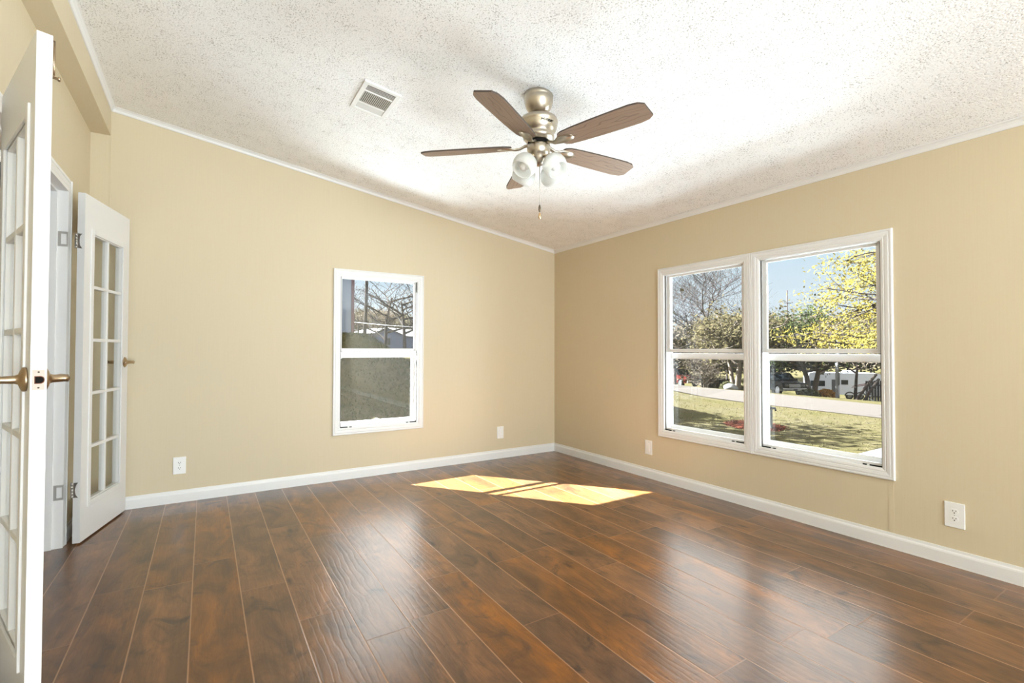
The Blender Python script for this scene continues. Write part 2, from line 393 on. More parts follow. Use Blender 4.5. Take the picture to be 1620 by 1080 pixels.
# wallpaper panel batten below and above the big window
for y in (-3.196, -4.42, -0.9):
    if y == -0.9: continue
    b.box(-0.0012, 0.0, y-.013, y+.013, 0.09, 0.389 if y > -4 else H)
struct(b.build('wall_right', M['wall']), 'long beige vinyl panelled wall with the pair of large windows', 'wall')
b = MB(); b.box(-4.2, T, YB-.12, YB, -.85, 3.1)
struct(b.build('wall_back', M['wall']), 'beige wall behind the viewpoint', 'wall')
# door wall, recessed below a header beam
DY0, DY1, DZ = -1.925, -0.640, 2.075
b = MB(); th = 0.11
b.box(XC-th, XC, YB, DY0, -.1, 3.05); b.box(XC-th, XC, DY1, 0.0, -.1, 3.05); b.box(XC-th, XC, DY0, DY1, DZ, 3.05)
struct(b.build('wall_left', M['wall']), 'beige wall on the left with the french door opening', 'wall')
b = MB(); b.box(XC, XH, YB, 0.0, 2.652, 2.95)
struct(b.build('trim_1', M['wall']), 'beige boxed header beam running along the top of the door wall', 'beam')
b = MB(); b.box(XC, XH-.002, -0.0015, 0.0, 0.0, 2.652); b.box(XH-.004, XH+.004, -0.004, 0.0, 0.09, 2.652)
struct(b.build('trim_8', M['wall']), 'narrow beige corner strip below the end of the header beam', 'trim')
# hallway beyond the french doors
b = MB(); b.box(-6.65, -6.55, -4.6, 0.95, -.1, 2.6); b.box(-6.6, XC-th, -4.6, -4.5, -.1, 2.6)
struct(b.build('wall_hallway', M['wall']), 'beige hallway wall beyond the french doors', 'wall')
b = MB(); b.box(-6.7, XC-th, -4.6, 1.0, 2.45, 2.55)
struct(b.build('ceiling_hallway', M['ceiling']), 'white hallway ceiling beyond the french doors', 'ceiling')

# crown moulding: small cove profile swept along a line
def sweep(mb, prof, P0, P1, out, up):
    """profile points (o,u) along directions out/up, between P0 and P1"""
    P0, P1, out, up = Vector(P0), Vector(P1), Vector(out), Vector(up)
    n = len(prof); vs_ = [P0+out*o+up*u for o, u in prof]+[P1+out*o+up*u for o, u in prof]
    mb.add(vs_, [tuple(range(n-1, -1, -1)), tuple(range(n, 2*n))]+[(i, (i+1) % n, n+(i+1) % n, n+i) for i in range(n)])
crown = [(0, 0), (0.006, 0), (0.010, 0.006), (0.014, 0.016), (0.024, 0.026), (0.034, 0.030), (0.036, CH+.004), (0, CH+.004)]
b = MB(); sweep(b, crown, (XH, 0, H-S*XH), (0, 0, H), (0, -1, 0), (0, 0, 1))
struct(b.build('trim_2', M['trim']), 'white crown moulding sloping along the small window wall', 'moulding')
b = MB(); sweep(b, crown, (0, YB, H), (0, 0, H), (-1, 0, 0), (0, 0, 1))
struct(b.build('trim_3', M['trim']), 'white crown moulding along the top of the large window wall', 'moulding')
b = MB(); sweep(b, crown, (XH, YB, H-S*XH), (XH, 0, H-S*XH), (1, 0, 0), (0, 0, 1))
struct(b.build('trim_4', M['trim']), 'white crown moulding on top of the header beam', 'moulding')
base = [(0, 0), (0.013, 0), (0.013, 0.062), (0.011, 0.070), (0.0075, 0.076), (0.006, 0.089), (0, 0.089)]
b = MB(); sweep(b, base, (XC, 0, 0), (0, 0, 0), (0, -1, 0), (0, 0, 1))
struct(b.build('baseboard_front', M['trim']), 'white baseboard under the small window', 'baseboard')
b = MB(); sweep(b, base, (0, YB, 0), (0, 0, 0), (-1, 0, 0), (0, 0, 1))
struct(b.build('baseboard_right', M['trim']), 'white baseboard under the two large windows', 'baseboard')
b = MB(); sweep(b, base, (XC, YB, 0), (XC, DY0-.06, 0), (1, 0, 0), (0, 0, 1)); sweep(b, base, (XC, DY1+.06, 0), (XC, -.013, 0), (1, 0, 0), (0, 0, 1))
struct(b.build('baseboard_left', M['trim']), 'white baseboard on the door wall', 'baseboard')

# ------------------------------------------------------------------ windows
# local frame: x along the width (0..w), y outward through the wall, z up
def window(name, P, ux, uy, w, z0, z1, label, meet, dusty=False, latch=False, su=.032, sl=.004):
    root = empty(name); mw = Matrix(((ux[0], uy[0], 0, P[0]), (ux[1], uy[1], 0, P[1]), (0, 0, 1, 0), (0, 0, 0, 1)))
    root.matrix_world = mw
    tag(root, label, 'window', kind='structure')
    prof = [(0, 0.0), (0, -0.012), (0.004, -0.016), (0.011, -0.016), (0.0125, -0.0125), (0.017, -0.0125), (0.0185, -0.015), (0.024, -0.0155),
            (0.038, -0.0135), (0.0395, -0.011), (0.045, -0.011), (0.0465, -0.0125), (0.057, -0.0095), (CW, -0.007), (CW, 0.0)]
    def strip(a, bb, inward):   # mitred profile strip; a,b outer corners (x,z); inward dir
        mb = MB(); a = Vector((a[0], 0, a[1])); bb = Vector((bb[0], 0, bb[1])); d = (bb-a).normalized(); iw = Vector((inward[0], 0, inward[1]))
        n = len(prof); vs_ = []
        for o, y in prof: vs_.append(a + iw*o + d*o + Vector((0, y, 0)))
        for o, y in prof: vs_.append(bb + iw*o - d*o + Vector((0, y, 0)))
        mb.add(vs_, [tuple(range(n)), tuple(range(2*n-1, n-1, -1))]+[(i, (i+1) % n, n+(i+1) % n, n+i) for i in range(n)])
        mb.build('casing', M['trim'], root)
    strip((0, z1), (w, z1), (0, -1)); strip((0, z0), (w, z0), (0, 1)); strip((0, z0), (0, z1), (1, 0)); strip((w, z0), (w, z1), (-1, 0))
    ix0, ix1, iz0, iz1 = CW, w-CW, z0+CW, z1-CW
    # vinyl frame: jambs set back a little behind the casing edge, with stepped tracks
    f = MB(); D = .110
    f.box(ix0-.022, ix0+.002, .004, .028, iz0-.022, iz1+.022); f.box(ix1-.002, ix1+.022, .004, .028, iz0-.022, iz1+.022)
    f.box(ix0-.022, ix0-.003, .028, D, iz0-.022, iz1+.022); f.box(ix1+.003, ix1+.022, .028, D, iz0-.022, iz1+.022)
    f.box(ix0-.003, ix1+.003, .004, D, iz1-.004, iz1+.022); f.box(ix0-.003, ix1+.003, .004, D, iz0-.022, iz0+.004)
    f.box(ix0+.009, ix1-.009, .012, .030, iz0+.004, iz0+.020)
    f.build('frame', M['vinyl'], root)
    g = MB(); g.box(ix0+.002, ix0+.0075, .006, .016, iz0+.004, iz1-.004); g.box(ix1-.0075, ix1-.002, .006, .016, iz0+.004, iz1-.004)  # dark strips standing in for the shaded gap beside the casing
    g.build('gap_shade_strip', M['gap_shade'], root)
    # upper (inner) sash and lower (outer) sash
    def sash(nm, ya, yb, za, zb, st, top, bot, gm):
        s = MB()
        for x0_, x1_, zz0, zz1 in ((ix0-.012, ix0+st, za, zb), (ix1-st, ix1+.012, za, zb), (ix0+st, ix1-st, zb-top, zb), (ix0+st, ix1-st, za, za+bot)):
            s.cbox(x0_, x1_, ya, yb, zz0, zz1, 0.003)
        # glazing bead
        e = .004
        for x0_, x1_, zz0, zz1 in ((ix0+st-.001, ix0+st+e, za+bot, zb-top), (ix1-st-e, ix1-st+.001, za+bot, zb-top), (ix0+st+e, ix1-st-e, zb-top-e, zb-top+.001), (ix0+st+e, ix1-st-e, za+bot-.001, za+bot+e)):
            s.box(x0_, x1_, (ya+yb)/2-.004, (ya+yb)/2+.005, zz0, zz1)
        so = s.build(nm, M['vinyl'], root)
        q = MB(); q.box(ix0+st-.002, ix1-st+.002, (ya+yb)/2-.001, (ya+yb)/2+.003, za+bot-.002, zb-top+.002); q.build('glazing', gm, so)
    sash('upper_sash', .029, .043, meet-.025, iz1-.002, su, .014, .025, M['glass'])
    sash('lower_sash', .088, .104, iz0+.004, meet-.031, sl, .046, .032, M['dusty'] if dusty else M['glass'])
    k = MB(); k.box(ix0+.01, ix1-.01, D-.006, D+.07, iz0-.030, iz0-.012); k.build('outer_sill', M['vinyl'], root)
    for s_, d_ in ((ix0+.006, 1), (ix1-.006, -1)):
        t = MB(); a, c = sorted((s_, s_+d_*.062)); t.box(a, c, -.0005, .010, iz0-.001, iz0+.007)
        a, c = sorted((s_+d_*.078, s_+d_*.098)); t.box(a, c, -.0005, .010, iz0-.001, iz0+.006)
        t.build('drain_slot', M['black'], root)
    if latch:
        l = MB(); l.cbox(w/2-.042, w/2+.016, .064, .082, iz0+.032, iz0+.048, .003); l.cbox(w/2-.020, w/2-.004, .058, .070, iz0+.046, iz0+.058, .002)
        l.build('sash_latch', M['cream'], root)
    return root
window('window_1', (WA[0], 0), (1, 0), (0, 1), WA[1]-WA[0], WA[2], WA[3], 'small white double hung window alone on the wall left of the corner', 1.147, True, True, .016, .022)
window('window_2', (0, WB1[1]), (0, -1), (1, 0), WB1[1]-WB1[0], WB1[2], WB1[3], 'white double hung window of the pair, nearer the room corner', 1.147)
window('window_3', (0, WB2[1]), (0, -1), (1, 0), WB2[1]-WB2[0], WB2[2], WB2[3], 'white double hung window of the pair, showing the yellow tree', 1.147)

# ------------------------------------------------------------------ french doors
def door_leaf(name, P, ang, flip, label, bolt):
    """local: x from hinge (0) to latch (W), y through thickness, z up. flip = +1: camera-side face at y=0 outward -y"""
    W, TH, Z0, Z1 = 0.620, 0.035, 0.010, 2.062
    root = empty(name, (P[0], P[1], 0), ang); tag(root, label, 'door', kind='structure')
    lx0, lx1, lz0, lz1 = 0.105, 0.515, 0.225, 1.842
    y0, y1 = (0.0, TH)
    m = MB()
    for xa, xb, za, zb in ((0, lx0, Z0, Z1), (lx1, W, Z0, Z1), (lx0, lx1, lz1, Z1), (lx0, lx1, Z0, lz0)):
        m.box(xa, xb, y0, y1, za, zb)
    leaf = m.build('leaf', M['door'], root)
    mm = MB()   # raised glazing frame and muntins on both faces
    fw = 0.030
    for yy in (y0-.006, y1-.002):
        ya, yb = yy, yy+.008
        for xa, xb, za, zb in ((lx0-fw, lx0+.004, lz0-fw, lz1+fw), (lx1-.004, lx1+fw, lz0-fw, lz1+fw), (lx0+.004, lx1-.004, lz1-.004, lz1+fw), (lx0+.004, lx1-.004, lz0-fw, lz0+.004)):
            mm.cbox(xa, xb, ya, yb, za, zb, .002)
    for xa, xb, za, zb in ((lx0, lx0+.010, lz0, lz1), (lx1-.010, lx1, lz0, lz1), (lx0, lx1, lz1-.010, lz1), (lx0, lx1, lz0, lz0+.010)):
        mm.box(xa, xb, y0+.004, y1-.004, za, zb)
    mm.build('glazing_frame', M['door'], root)
    mu = MB(); cx_ = (lx0+lx1)/2
    mu.cbox(cx_-.011, cx_+.011, y0+.002, y1-.002, lz0+.010, lz1-.010, .003)
    for k in range(1, 5):
        z = lz0+(lz1-lz0)*k/5; mu.cbox(lx0+.010, lx1-.010, y0+.003, y1-.003, z-.010, z+.010, .003)
    mu.build('muntin', M['door'], root)
    g = MB(); g.box(lx0+.008, lx1-.008, TH/2-.0015, TH/2+.0015, lz0+.008, lz1-.008); g.build('glazing', M['doorglass'], root)
    # lever handles, both faces
    hx, hz = W-0.062, 1.050
    for sgn, yf in ((-1, y0), (1, y1)):
        h = MB(); rot = Matrix.Translation((hx, yf, hz)) @ Matrix.Rotation(R(90)*(1 if sgn < 0 else -1), 4, 'X')
        h.lathe([(0.0, 0.0), (0.035, 0.0), (0.0365, 0.003), (0.035, 0.008), (0.025, 0.013), (0.015, 0.016), (0.012, 0.024), (0.0105, 0.050), (0.0115, 0.058), (0.0, 0.060)], 24, rot, caps=False)
        yv = yf+sgn*.052
        h.tube([(hx+.004, yv, hz), (hx-.03, yv+sgn*.003, hz+.001), (hx-.07, yv, hz+.002), (hx-.105, yv-sgn*.006, hz-.002), (hx-.112, yv-sgn*.010, hz-.003)], [.010, .0105, .0095, .0085, .006], 12)
        h.build('lever_handle', M['antique'], root)
    lp = MB(); lp.cbox(W-.001, W+.0012, .0045, .0305, hz-.029, hz+.029, .0008); plate = lp.build('latch_plate', M['plate_grey'], root)
    hl = MB(); dpoly = [(-.010, -.011), (.003, -.011)]+[(.003+.009*math.cos(a), .011*math.sin(a)) for a in [R(-75+25*k) for k in range(7)]]+[(.003, .011), (-.010, .011)]
    Mh = Matrix.Translation((W+.0012, .0185, hz)) @ Matrix(((0, 0, 1, 0), (1, 0, 0, 0), (0, 1, 0, 0), (0, 0, 0, 1)))
    hl.prism([(x*.80, y*.80) for x, y in dpoly], 0, .0012, Mh); hl.build('bolt_hole', M['black'], plate)
    ho = MB(); ho.prism(dpoly, 0, .0006, Mh); ho.build('hole_rim', M['hole'], plate)
    for sz in (-.0225, .0225):
        s = MB(); s.lathe([(0.0001, 0), (.0025, 0), (.002, .0012), (.0001, .0012)], 10, Matrix.Translation((W+.0012, .0175, hz+sz)) @ Matrix.Rotation(R(90), 4, 'Y')); s.build('screw', M['darkmetal'], plate)
    yk, yd = (y0, -1) if flip > 0 else (y1, 1)
    for z in (1.776, 0.318) if flip > 0 else (1.776, 1.05, 0.318):
        k = MB(); kx, ky = -.004, (y1+.004 if flip > 0 else y0-.004)
        k.tube([(kx, ky, z-.046), (kx, ky, z+.046)], .0055, 10)
        for q in range(5): k.tube([(kx, ky, z-.044+q*.018), (kx, ky, z-.030+q*.018)], .0062, 10)
        # butterfly shaped leaf screwed to the door edge
        poly = [(-.043, -.002), (-.043, .028), (-.026, .017), (0, .014), (.026, .017), (.043, .028), (.043, -.002)]
        e = -.0016
        k.add([(e, ky+(-yd)*0-(y-.0)*(1 if flip > 0 else -1), z+h_) for h_, y in poly]+[(0, ky-(y)*(1 if flip > 0 else -1), z+h_) for h_, y in poly],
              [tuple(range(7)), tuple(range(13, 6, -1))]+[(i, (i+1) % 7, 7+(i+1) % 7, 7+i) for i in range(7)])
        k.build('hinge', M['steel'], root)
    if bolt:
        f = MB(); yb = y1 if flip < 0 else y0
        f.cbox(W-.030, W-.014, y1, y1+.004, 1.945, Z1-.012, .001); f.tube([(W-.022, y1+.006, 1.955), (W-.022, y1+.006, Z1-.004)], .0035, 8)
        f.lathe([(0.0001, 0), (.004, 0), (.004, .010), (.0065, .012), (.0065, .017), (.0001, .019)], 12, Matrix.Translation((W-.022, y1+.004, 1.948)) @ Matrix.Rotation(R(-90), 4, 'X'))
        f.build('surface_bolt', M['antique'], root)
    return root
# far leaf: front face towards the room; local -y must be the room side
d = Vector((.233, .972)); ang = math.atan2(d.y, d.x)
door_leaf('door_2', (-3.968, -.651), ang, 1, 'white ten lite french door leaf folded back near the window wall', False)
# near leaf: seen on the face towards the door wall; latch corner known, back-compute the hinge
d = Vector((.35, -.937)).normalized(); hp = Vector((-3.783, -2.497)) - d*.620
ang = math.atan2(d.y, d.x)
door_leaf('door_1', (hp.x, hp.y), ang, -1, 'white ten lite french door leaf nearest the viewer, opened towards the camera', True)

# door lining and casing of the opening
b = MB()
jx0, jx1 = XC-.115, XC+.012
b.box(jx0, jx1, DY1-.020, DY1, 0, DZ); b.box(jx0, jx1, DY0, DY0+.020, 0, DZ); b.box(jx0, jx1, DY0+.02, DY1-.02, DZ-.020, DZ)
b.box(XC-.075, XC-.035, DY1-.032, DY1-.020, 0, DZ-.02); b.box(XC-.075, XC-.035, DY0+.020, DY0+.032, 0, DZ-.02); b.box(XC-.075, XC-.035, DY0+.032, DY1-.032, DZ-.032, DZ-.020)
lining = struct(b.build('trim_5', M['trim']), 'white door lining inside the french door opening', 'door frame')
b = MB(); cp = [(0, 0), (0, .014), (.008, .018), (.020, .018), (.024, .014), (.044, .012), (.054, .008), (.054, 0)]
sweep(b, cp, (XC, DY1+.054, 0), (XC, DY1+.054, DZ+.054), (0, -1, 0), (1, 0, 0))
sweep(b, cp, (XC, DY0-.054, 0), (XC, DY0-.054, DZ+.054), (0, 1, 0), (1, 0, 0))
sweep(b, cp, (XC, DY0-.0, DZ+.054), (XC, DY1+.0, DZ+.054), (0, 0, -1), (1, 0, 0))
struct(b.build('trim_6', M['trim']), 'white casing around the french door opening', 'door casing')
for z in (1.776, .318):   # hinge leaves on the jamb
    b = MB()
    for xa, xb, za, zb in ((-.043, -.030, -.043, .043), (-.006, .0, -.043, .043), (-.030, -.006, .030, .043), (-.030, -.006, -.043, -.030)):
        b.box(XC+.012+xa, XC+.012+xb, DY1-.0218, DY1-.020, z+za, z+zb)
    b.build('hinge_plate', M['steel'], lining)

# ------------------------------------------------------------------ outlets and wall plates
def outlet(P, ux, n, kind, label, w=.080, h=.126):
    """ux: direction of width on the wall, n: out of the wall"""
    root = empty('wall_outlet' if kind == 'duplex' else 'wall_plate'); tag(root, label, 'outlet' if kind == 'duplex' else 'wall plate')
    root.matrix_world = Matrix(((ux[0], -n[0], 0, P[0]), (ux[1], -n[1], 0, P[1]), (0, 0, 1, P[2]), (0, 0, 0, 1)))
    m = MB()
    m.cbox(-w/2, w/2, -.0065, 0.0, -h/2, h/2, .0028); m.build('cover_plate', M['plastic'], root)
    if kind == 'duplex':
        for s in (-1, 1):
            z = s*.0195
            r = MB(); poly = [(.0165*math.cos(a)*1.0, max(-.0125, min(.0125, .0172*math.sin(a)))) for a in [2*PI*k/24 for k in range(24)]]
            r.prism(poly, .0055, .0085, Matrix.Translation((0, 0, z)) @ Matrix.Rotation(R(90), 4, 'X'))
            ro = r.build('receptacle', M['plastic'], root)
            q = MB(); q.box(-.0078, -.0052, -.0088, -.0084, z-.0005, z+.0075); q.box(.0052, .0078, -.0088, -.0084, z+.0005, z+.0070)
            q.lathe([(.0001, 0), (.0029, 0), (.0029, .0004), (.0001, .0004)], 12, Matrix.Translation((0, -.0084, z-.0068)) @ Matrix.Rotation(R(90), 4, 'X'), smooth=False)
            q.build('slot', M['black'], ro)
        s = MB(); s.lathe([(.0001, 0), (.0028, 0), (.002, .0012), (.0001, .0014)], 12, Matrix.Translation((0, -.0065, 0)) @ Matrix.Rotation(R(90), 4, 'X')); s.build('screw', M['steel'], root)
    else:
        s = MB(); s.cbox(-.017, .017, -.0085, -.006, -.034, .034, .001); s.build('insert', M['plastic'], root)
        for z in (-.048, .048):
            s = MB(); s.lathe([(.0001, 0), (.0026, 0), (.002, .001), (.0001, .0012)], 12, Matrix.Translation((0, -.0065, z)) @ Matrix.Rotation(R(90), 4, 'X')); s.build('screw', M['steel'], root)
outlet((-3.513, 0, .273), (1, 0), (0, -1), 'duplex', 'white duplex outlet on the small window wall beside the folded door')
outlet((-.720, 0, .270), (1, 0), (0, -1), 'plate', 'blank white wall plate between the small window and the corner')
outlet((0, -1.384, .272), (0, -1), (-1, 0), 'plate', 'blank white wall plate below the edge of the paired windows')
outlet((0, -3.478, .270), (0, -1), (-1, 0), 'duplex', 'white duplex outlet on the wall past the paired windows', .084, .132)

# ------------------------------------------------------------------ ceiling register
vx, vy = -2.510, -1.508
rt = empty('ceiling_vent'); tag(rt, 'white rectangular metal air register in the popcorn ceiling', 'vent')
sl = math.atan(S)
rt.matrix_world = Matrix.Translation((vx, vy, zc(vx))) @ Matrix.Rotation(sl, 4, 'Y')
hx, hy = .108, .172; fwid = .026
m = MB()
for xa, xb, ya, yb in ((-hx, hx, -hy, -hy+fwid), (-hx, hx, hy-fwid, hy), (-hx, -hx+fwid, -hy+fwid, hy-fwid), (hx-fwid, hx, -hy+fwid, hy-fwid)):
    m.cbox(xa, xb, ya, yb, -.010, .001, .002)
m.box(-hx+fwid, hx-fwid, -.075, -.068, -.008, -.001); m.box(-hx+fwid, hx-fwid, .068, .075, -.008, -.001)
m.build('frame', M['plastic'], rt)
m = MB(); m.box(-hx+fwid, hx-fwid, -hy+fwid, hy-fwid, -.0015, .0005); m.build('duct_opening', M['dark_duct'], rt)
m = MB(); n_ = 16
for k in range(n_):
    x = -hx+fwid+(2*hx-2*fwid)*(k+.5)/n_
    m.box(-.0030, .0030, -.068, .068, -.0005, .0005, Matrix.Translation((x, 0, -.0050)) @ Matrix.Rotation(R(20), 4, 'Y'))
m.build('louver', M['greyvent'], rt)
for s in (-1, 1):
    m = MB()
    for k in range(5):
        y = s*(.081+.0135*k)
        m.box(-hx+fwid, hx-fwid, -.0068, .0068, -.0005, .0005, Matrix.Translation((0, y, -.0045)) @ Matrix.Rotation(R(-16*s), 4, 'X'))
    m.build('side_louver', M['greyvent'], rt)

# ------------------------------------------------------------------ ceiling fan
FX, FY = -1.82, -2.24
fan = empty('ceiling_fan', (FX, FY, 0)); tag(fan, 'brushed nickel ceiling fan with five weathered wood blades and four frosted lights', 'ceiling fan')
m = MB(); m.lathe([(.070, 2.560), (.080, 2.545), (.081, 2.530), (.0785, 2.526), (.080, 2.522), (.078, 2.500), (.068, 2.470), (.050, 2.447), (.034, 2.440)], 40); m.build('canopy', M['nickel'], fan)
m = MB(); m.lathe([(.032, 2.452), (.030, 2.437), (.020, 2.432), (.012, 2.428)], 24); m.build('hanger_ball', M['darkmetal'], fan)
m = MB(); m.tube([(0, 0, 2.40), (0, 0, 2.45)], .0125, 16); m.build('downrod', M['nickel'], fan)
m = MB(); m.lathe([(.012, 2.424), (.050, 2.424), (.084, 2.418), (.101, 2.408), (.106, 2.396), (.1055, 2.386), (.104, 2.384), (.103, 2.372), (.098, 2.352), (.090, 2.338), (.083, 2.330), (.081, 2.322), (.085, 2.316), (.086, 2.304), (.078, 2.296), (.070, 2.288), (.040, 2.284)], 48)
motor = m.build('motor_housing', M['nickel'], fan)
m = MB(); m.lathe([(.044, 2.288), (.060, 2.284), (.060, 2.268), (.044, 2.264)], 32); m.build('flywheel', M['black'], fan)
m = MB(); m.lathe([(.050, 2.266), (.064, 2.262), (.065, 2.240), (.060, 2.222), (.052, 2.208), (.046, 2.204), (.045, 2.190), (.036, 2.180), (.033, 2.166), (.018, 2.156), (.006, 2.150)], 40); m.build('switch_housing', M['nickel'], fan)
# script on the motor housing
cu = bpy.data.curves.new('script', 'FONT'); cu.body = 'Hunter'; cu.size = .026; cu.shear = .35; cu.extrude = .0010; cu.align_x = 'CENTER'; cu.resolution_u = 3
tmp = bpy.data.objects.new('script', cu); COL.objects.link(tmp); bpy.context.view_layer.update()
me = bpy.data.meshes.new_from_object(tmp.evaluated_get(bpy.context.evaluated_depsgraph_get())); bpy.data.objects.remove(tmp)
a0 = R(234.5+26)
for v in me.vertices:
    a = a0 + v.co.x/.1045; r = .1043+v.co.z - max(0, (.010-v.co.y))*.18
    v.co = Vector((r*math.cos(a), r*math.sin(a), 2.358+v.co.y))
me.materials.clear(); me.materials.append(M['black'])
so = bpy.data.objects.new('lettering', me); COL.objects.link(so); so.parent = motor

# one blade (local: x outward from the hub, y across)
def blade_outline():
    top = [(.150, .030), (.160, .044), (.185, .055), (.25, .061), (.36, .066), (.50, .0690), (.585, .0695), (.630, .062), (.655, .044)]
    return top + [(x, -y) for x, y in reversed(top)]
RZ = 2.262
for k in range(5):
    az = R(69+72*k)
    be = empty('blade', (0, 0, RZ), az, fan)
    tilt = Matrix.Translation((0, 0, -.004)) @ Matrix.Rotation(R(1.0), 4, 'Y') @ Matrix.Rotation(R(-12.5), 4, 'X')
    m = MB(); m.prism(blade_outline(), -.004, .004, tilt); bo = m.build('blade_panel', M['blade'], be)
    m = MB(); ol = blade_outline(); n_ = len(ol)
    for i in range(n_):
        (xa, ya), (xb, yb) = ol[i], ol[(i+1) % n_]
        q = [Vector((xa, ya, -.0036)), Vector((xb, yb, -.0036)), Vector((xb, yb, .0044)), Vector((xa, ya, .0044))]
        c_ = Vector(((xa+xb)/2, (ya+yb)/2, 0)); nn = Vector((yb-ya, -(xb-xa), 0)).normalized()*-.0006
        m.add([tilt @ (p-nn*-1) if False else tilt @ (p+(-nn if nn.dot(c_-Vector((.4, 0, 0))) < 0 else nn)) for p in q], [(0, 1, 2, 3)])
    m.build('edge_band', M['blade_edge'], be)
    # blade iron: S-curved arm widening to a holder under the blade
    m = MB(); prof = [(.045, 0.012, .004), (.075, .011, .001), (.105, .012, -.014), (.130, .018, -.016), (.150, .030, -.013), (.185, .036, -.0115), (.215, .030, -.0110), (.232, .014, -.0105)]
    vs_ = []
    for x, hw, z in prof:
        rot = Matrix.Rotation(R(-12.5)*min(1, max(0, (x-.06)/.09)), 4, 'X')
        for yy, dz in ((-hw, .004), (hw, .004), (hw*.8, -.005), (-hw*.8, -.005)):
            vs_.append(Vector((x, 0, 0)) + (rot @ Vector((0, yy, z+dz+.002))))
    fs = [(0, 1, 2, 3), tuple(len(vs_)-4+i for i in (3, 2, 1, 0))]
    for i in range(len(prof)-1):
        for j in range(4): fs.append((i*4+j, i*4+(j+1) % 4, i*4+4+(j+1) % 4, i*4+4+j))
    m.add(vs_, fs, True); m.build('blade_iron', M['nickel'], be)
# light kit
for k in range(4):
    az = R(189.5+90*k+4)
    ar = MB(); dx, dy = math.cos(az), math.sin(az)
    ar.tube([(.030*dx, .030*dy, 2.200), (.052*dx, .052*dy, 2.196), (.066*dx, .066*dy, 2.186), (.074*dx, .074*dy, 2.174)], [.011, .010, .013, .017], 14); ar.build('light_arm', M['nickel'], fan)
    ax = Vector((dx*math.sin(R(38)), dy*math.sin(R(38)), -math.cos(R(38))))
    q = ax.to_track_quat('Z', 'Y').to_matrix().to_4x4(); Tm = Matrix.Translation((.070*dx, .070*dy, 2.180)) @ q
    sh = MB()
    outer = [(.020, .000), (.024, .008), (.040, .018), (.056, .034), (.0645, .055), (.066, .075), (.061, .095), (.0535, .110)]
    inner = [(r-.003, z) for r, z in reversed(outer)]
    sh.lathe(outer+inner, 36, Tm, caps=False); so = sh.build('glass_shade', M['frost'], fan)
    fb = MB(); fb.lathe([(.0235, -.004), (.026, .002), (.025, .012), (.020, .014)], 24, Tm); fb.build('shade_holder', M['nickel'], fan)
    lb = MB(); lb.lathe([(.0001, .020), (.013, .020), (.014, .038), (.022, .055), (.0265, .072), (.024, .088), (.014, .099), (.0001, .102)], 20, Tm, caps=False); lb.build('light_bulb', M['plastic'], fan)
m = MB(); m.tube([(.004, -.004, 2.155), (.004, -.004, 1.935)], .0016, 6)
pc = m.build('pull_chain', M['steel'], fan)
m = MB(); m.lathe([(.0015, 1.938), (.005, 1.932), (.007, 1.922), (.0072, 1.908), (.005, 1.900), (.0015, 1.897)], 14, Matrix.Translation((.004, -.004, 0))); m.build('chain_pendant', M['darkmetal'], pc)
m = MB(); m.lathe([(.001, 1.897), (.0035, 1.893), (.0075, 1.880), (.0082, 1.870), (.006, 1.860), (.001, 1.857)], 14, Matrix.Translation((.004, -.004, 0))); m.build('chain_fob', M['gold'], pc)

# ================================================================== outdoors
KX = 16.5
def ext(r, g, b, k=1.0):
    c = lin(r, g, b); return (c[0]/KX*k, c[1]/KX*k, c[2]/KX*k, 1)
def smooth(a, b_, x):
    t = min(1, max(0, (x-a)/(b_-a))); return t*t*(3-2*t)
def interp(tab, q):
    if q <= tab[0][0]: return tab[0][1]
    for (a, va), (c, vc) in zip(tab[:-1], tab[1:]):
        if q <= c: return va+(vc-va)*(q-a)/(c-a)
    return tab[-1][1]
ROADN = [(-40, 10.5), (-6, 12.2), (1.8, 13.05), (5.3, 13.5), (9.4, 13.7), (20, 14.0), (80, 14.5)]
ROADF = [(-40, 15.2), (-6, 16.0), (3.2, 16.9), (8, 18.1), (13.4, 18.6), (20, 18.9), (80, 19.5)]
def tz(x, y):
    xf = interp(ROADF, y)
    e = -0.8 if x < xf else max(-0.8-0.089*(x-xf), -4.5)
    if x > 62: e += (x-62)*0.125 + 2.2*smooth(70, 120, x)
    e = min(e, 9)
    base = interp([(-60, -.8), (2, -.8), (6, -.35), (12, .42), (20, .72), (40, 1.25), (60, 2.4), (120, 9), (200, 12)], y)
    hump = 1.27*smooth(3.5, 13.2, y)*(1-smooth(1.1, 3.2, x)) * (1 if y < 24 else 1-smooth(24, 34, y))
    s_ = base + hump
    w = smooth(-5, 5, x-(.75*y+4.5))
    return e*w + s_*(1-w)
def px(u, v, depth):
    """point seen at photo pixel (u,v) at this depth along the optical axis"""
    return CAM + (Fv + (u-810)/766.85*R2 - (v-540)/766.85*U2)*depth
def ground_at(u, depth):
    p = px(u, 553, depth); return Vector((p.x, p.y, tz(p.x, p.y)))

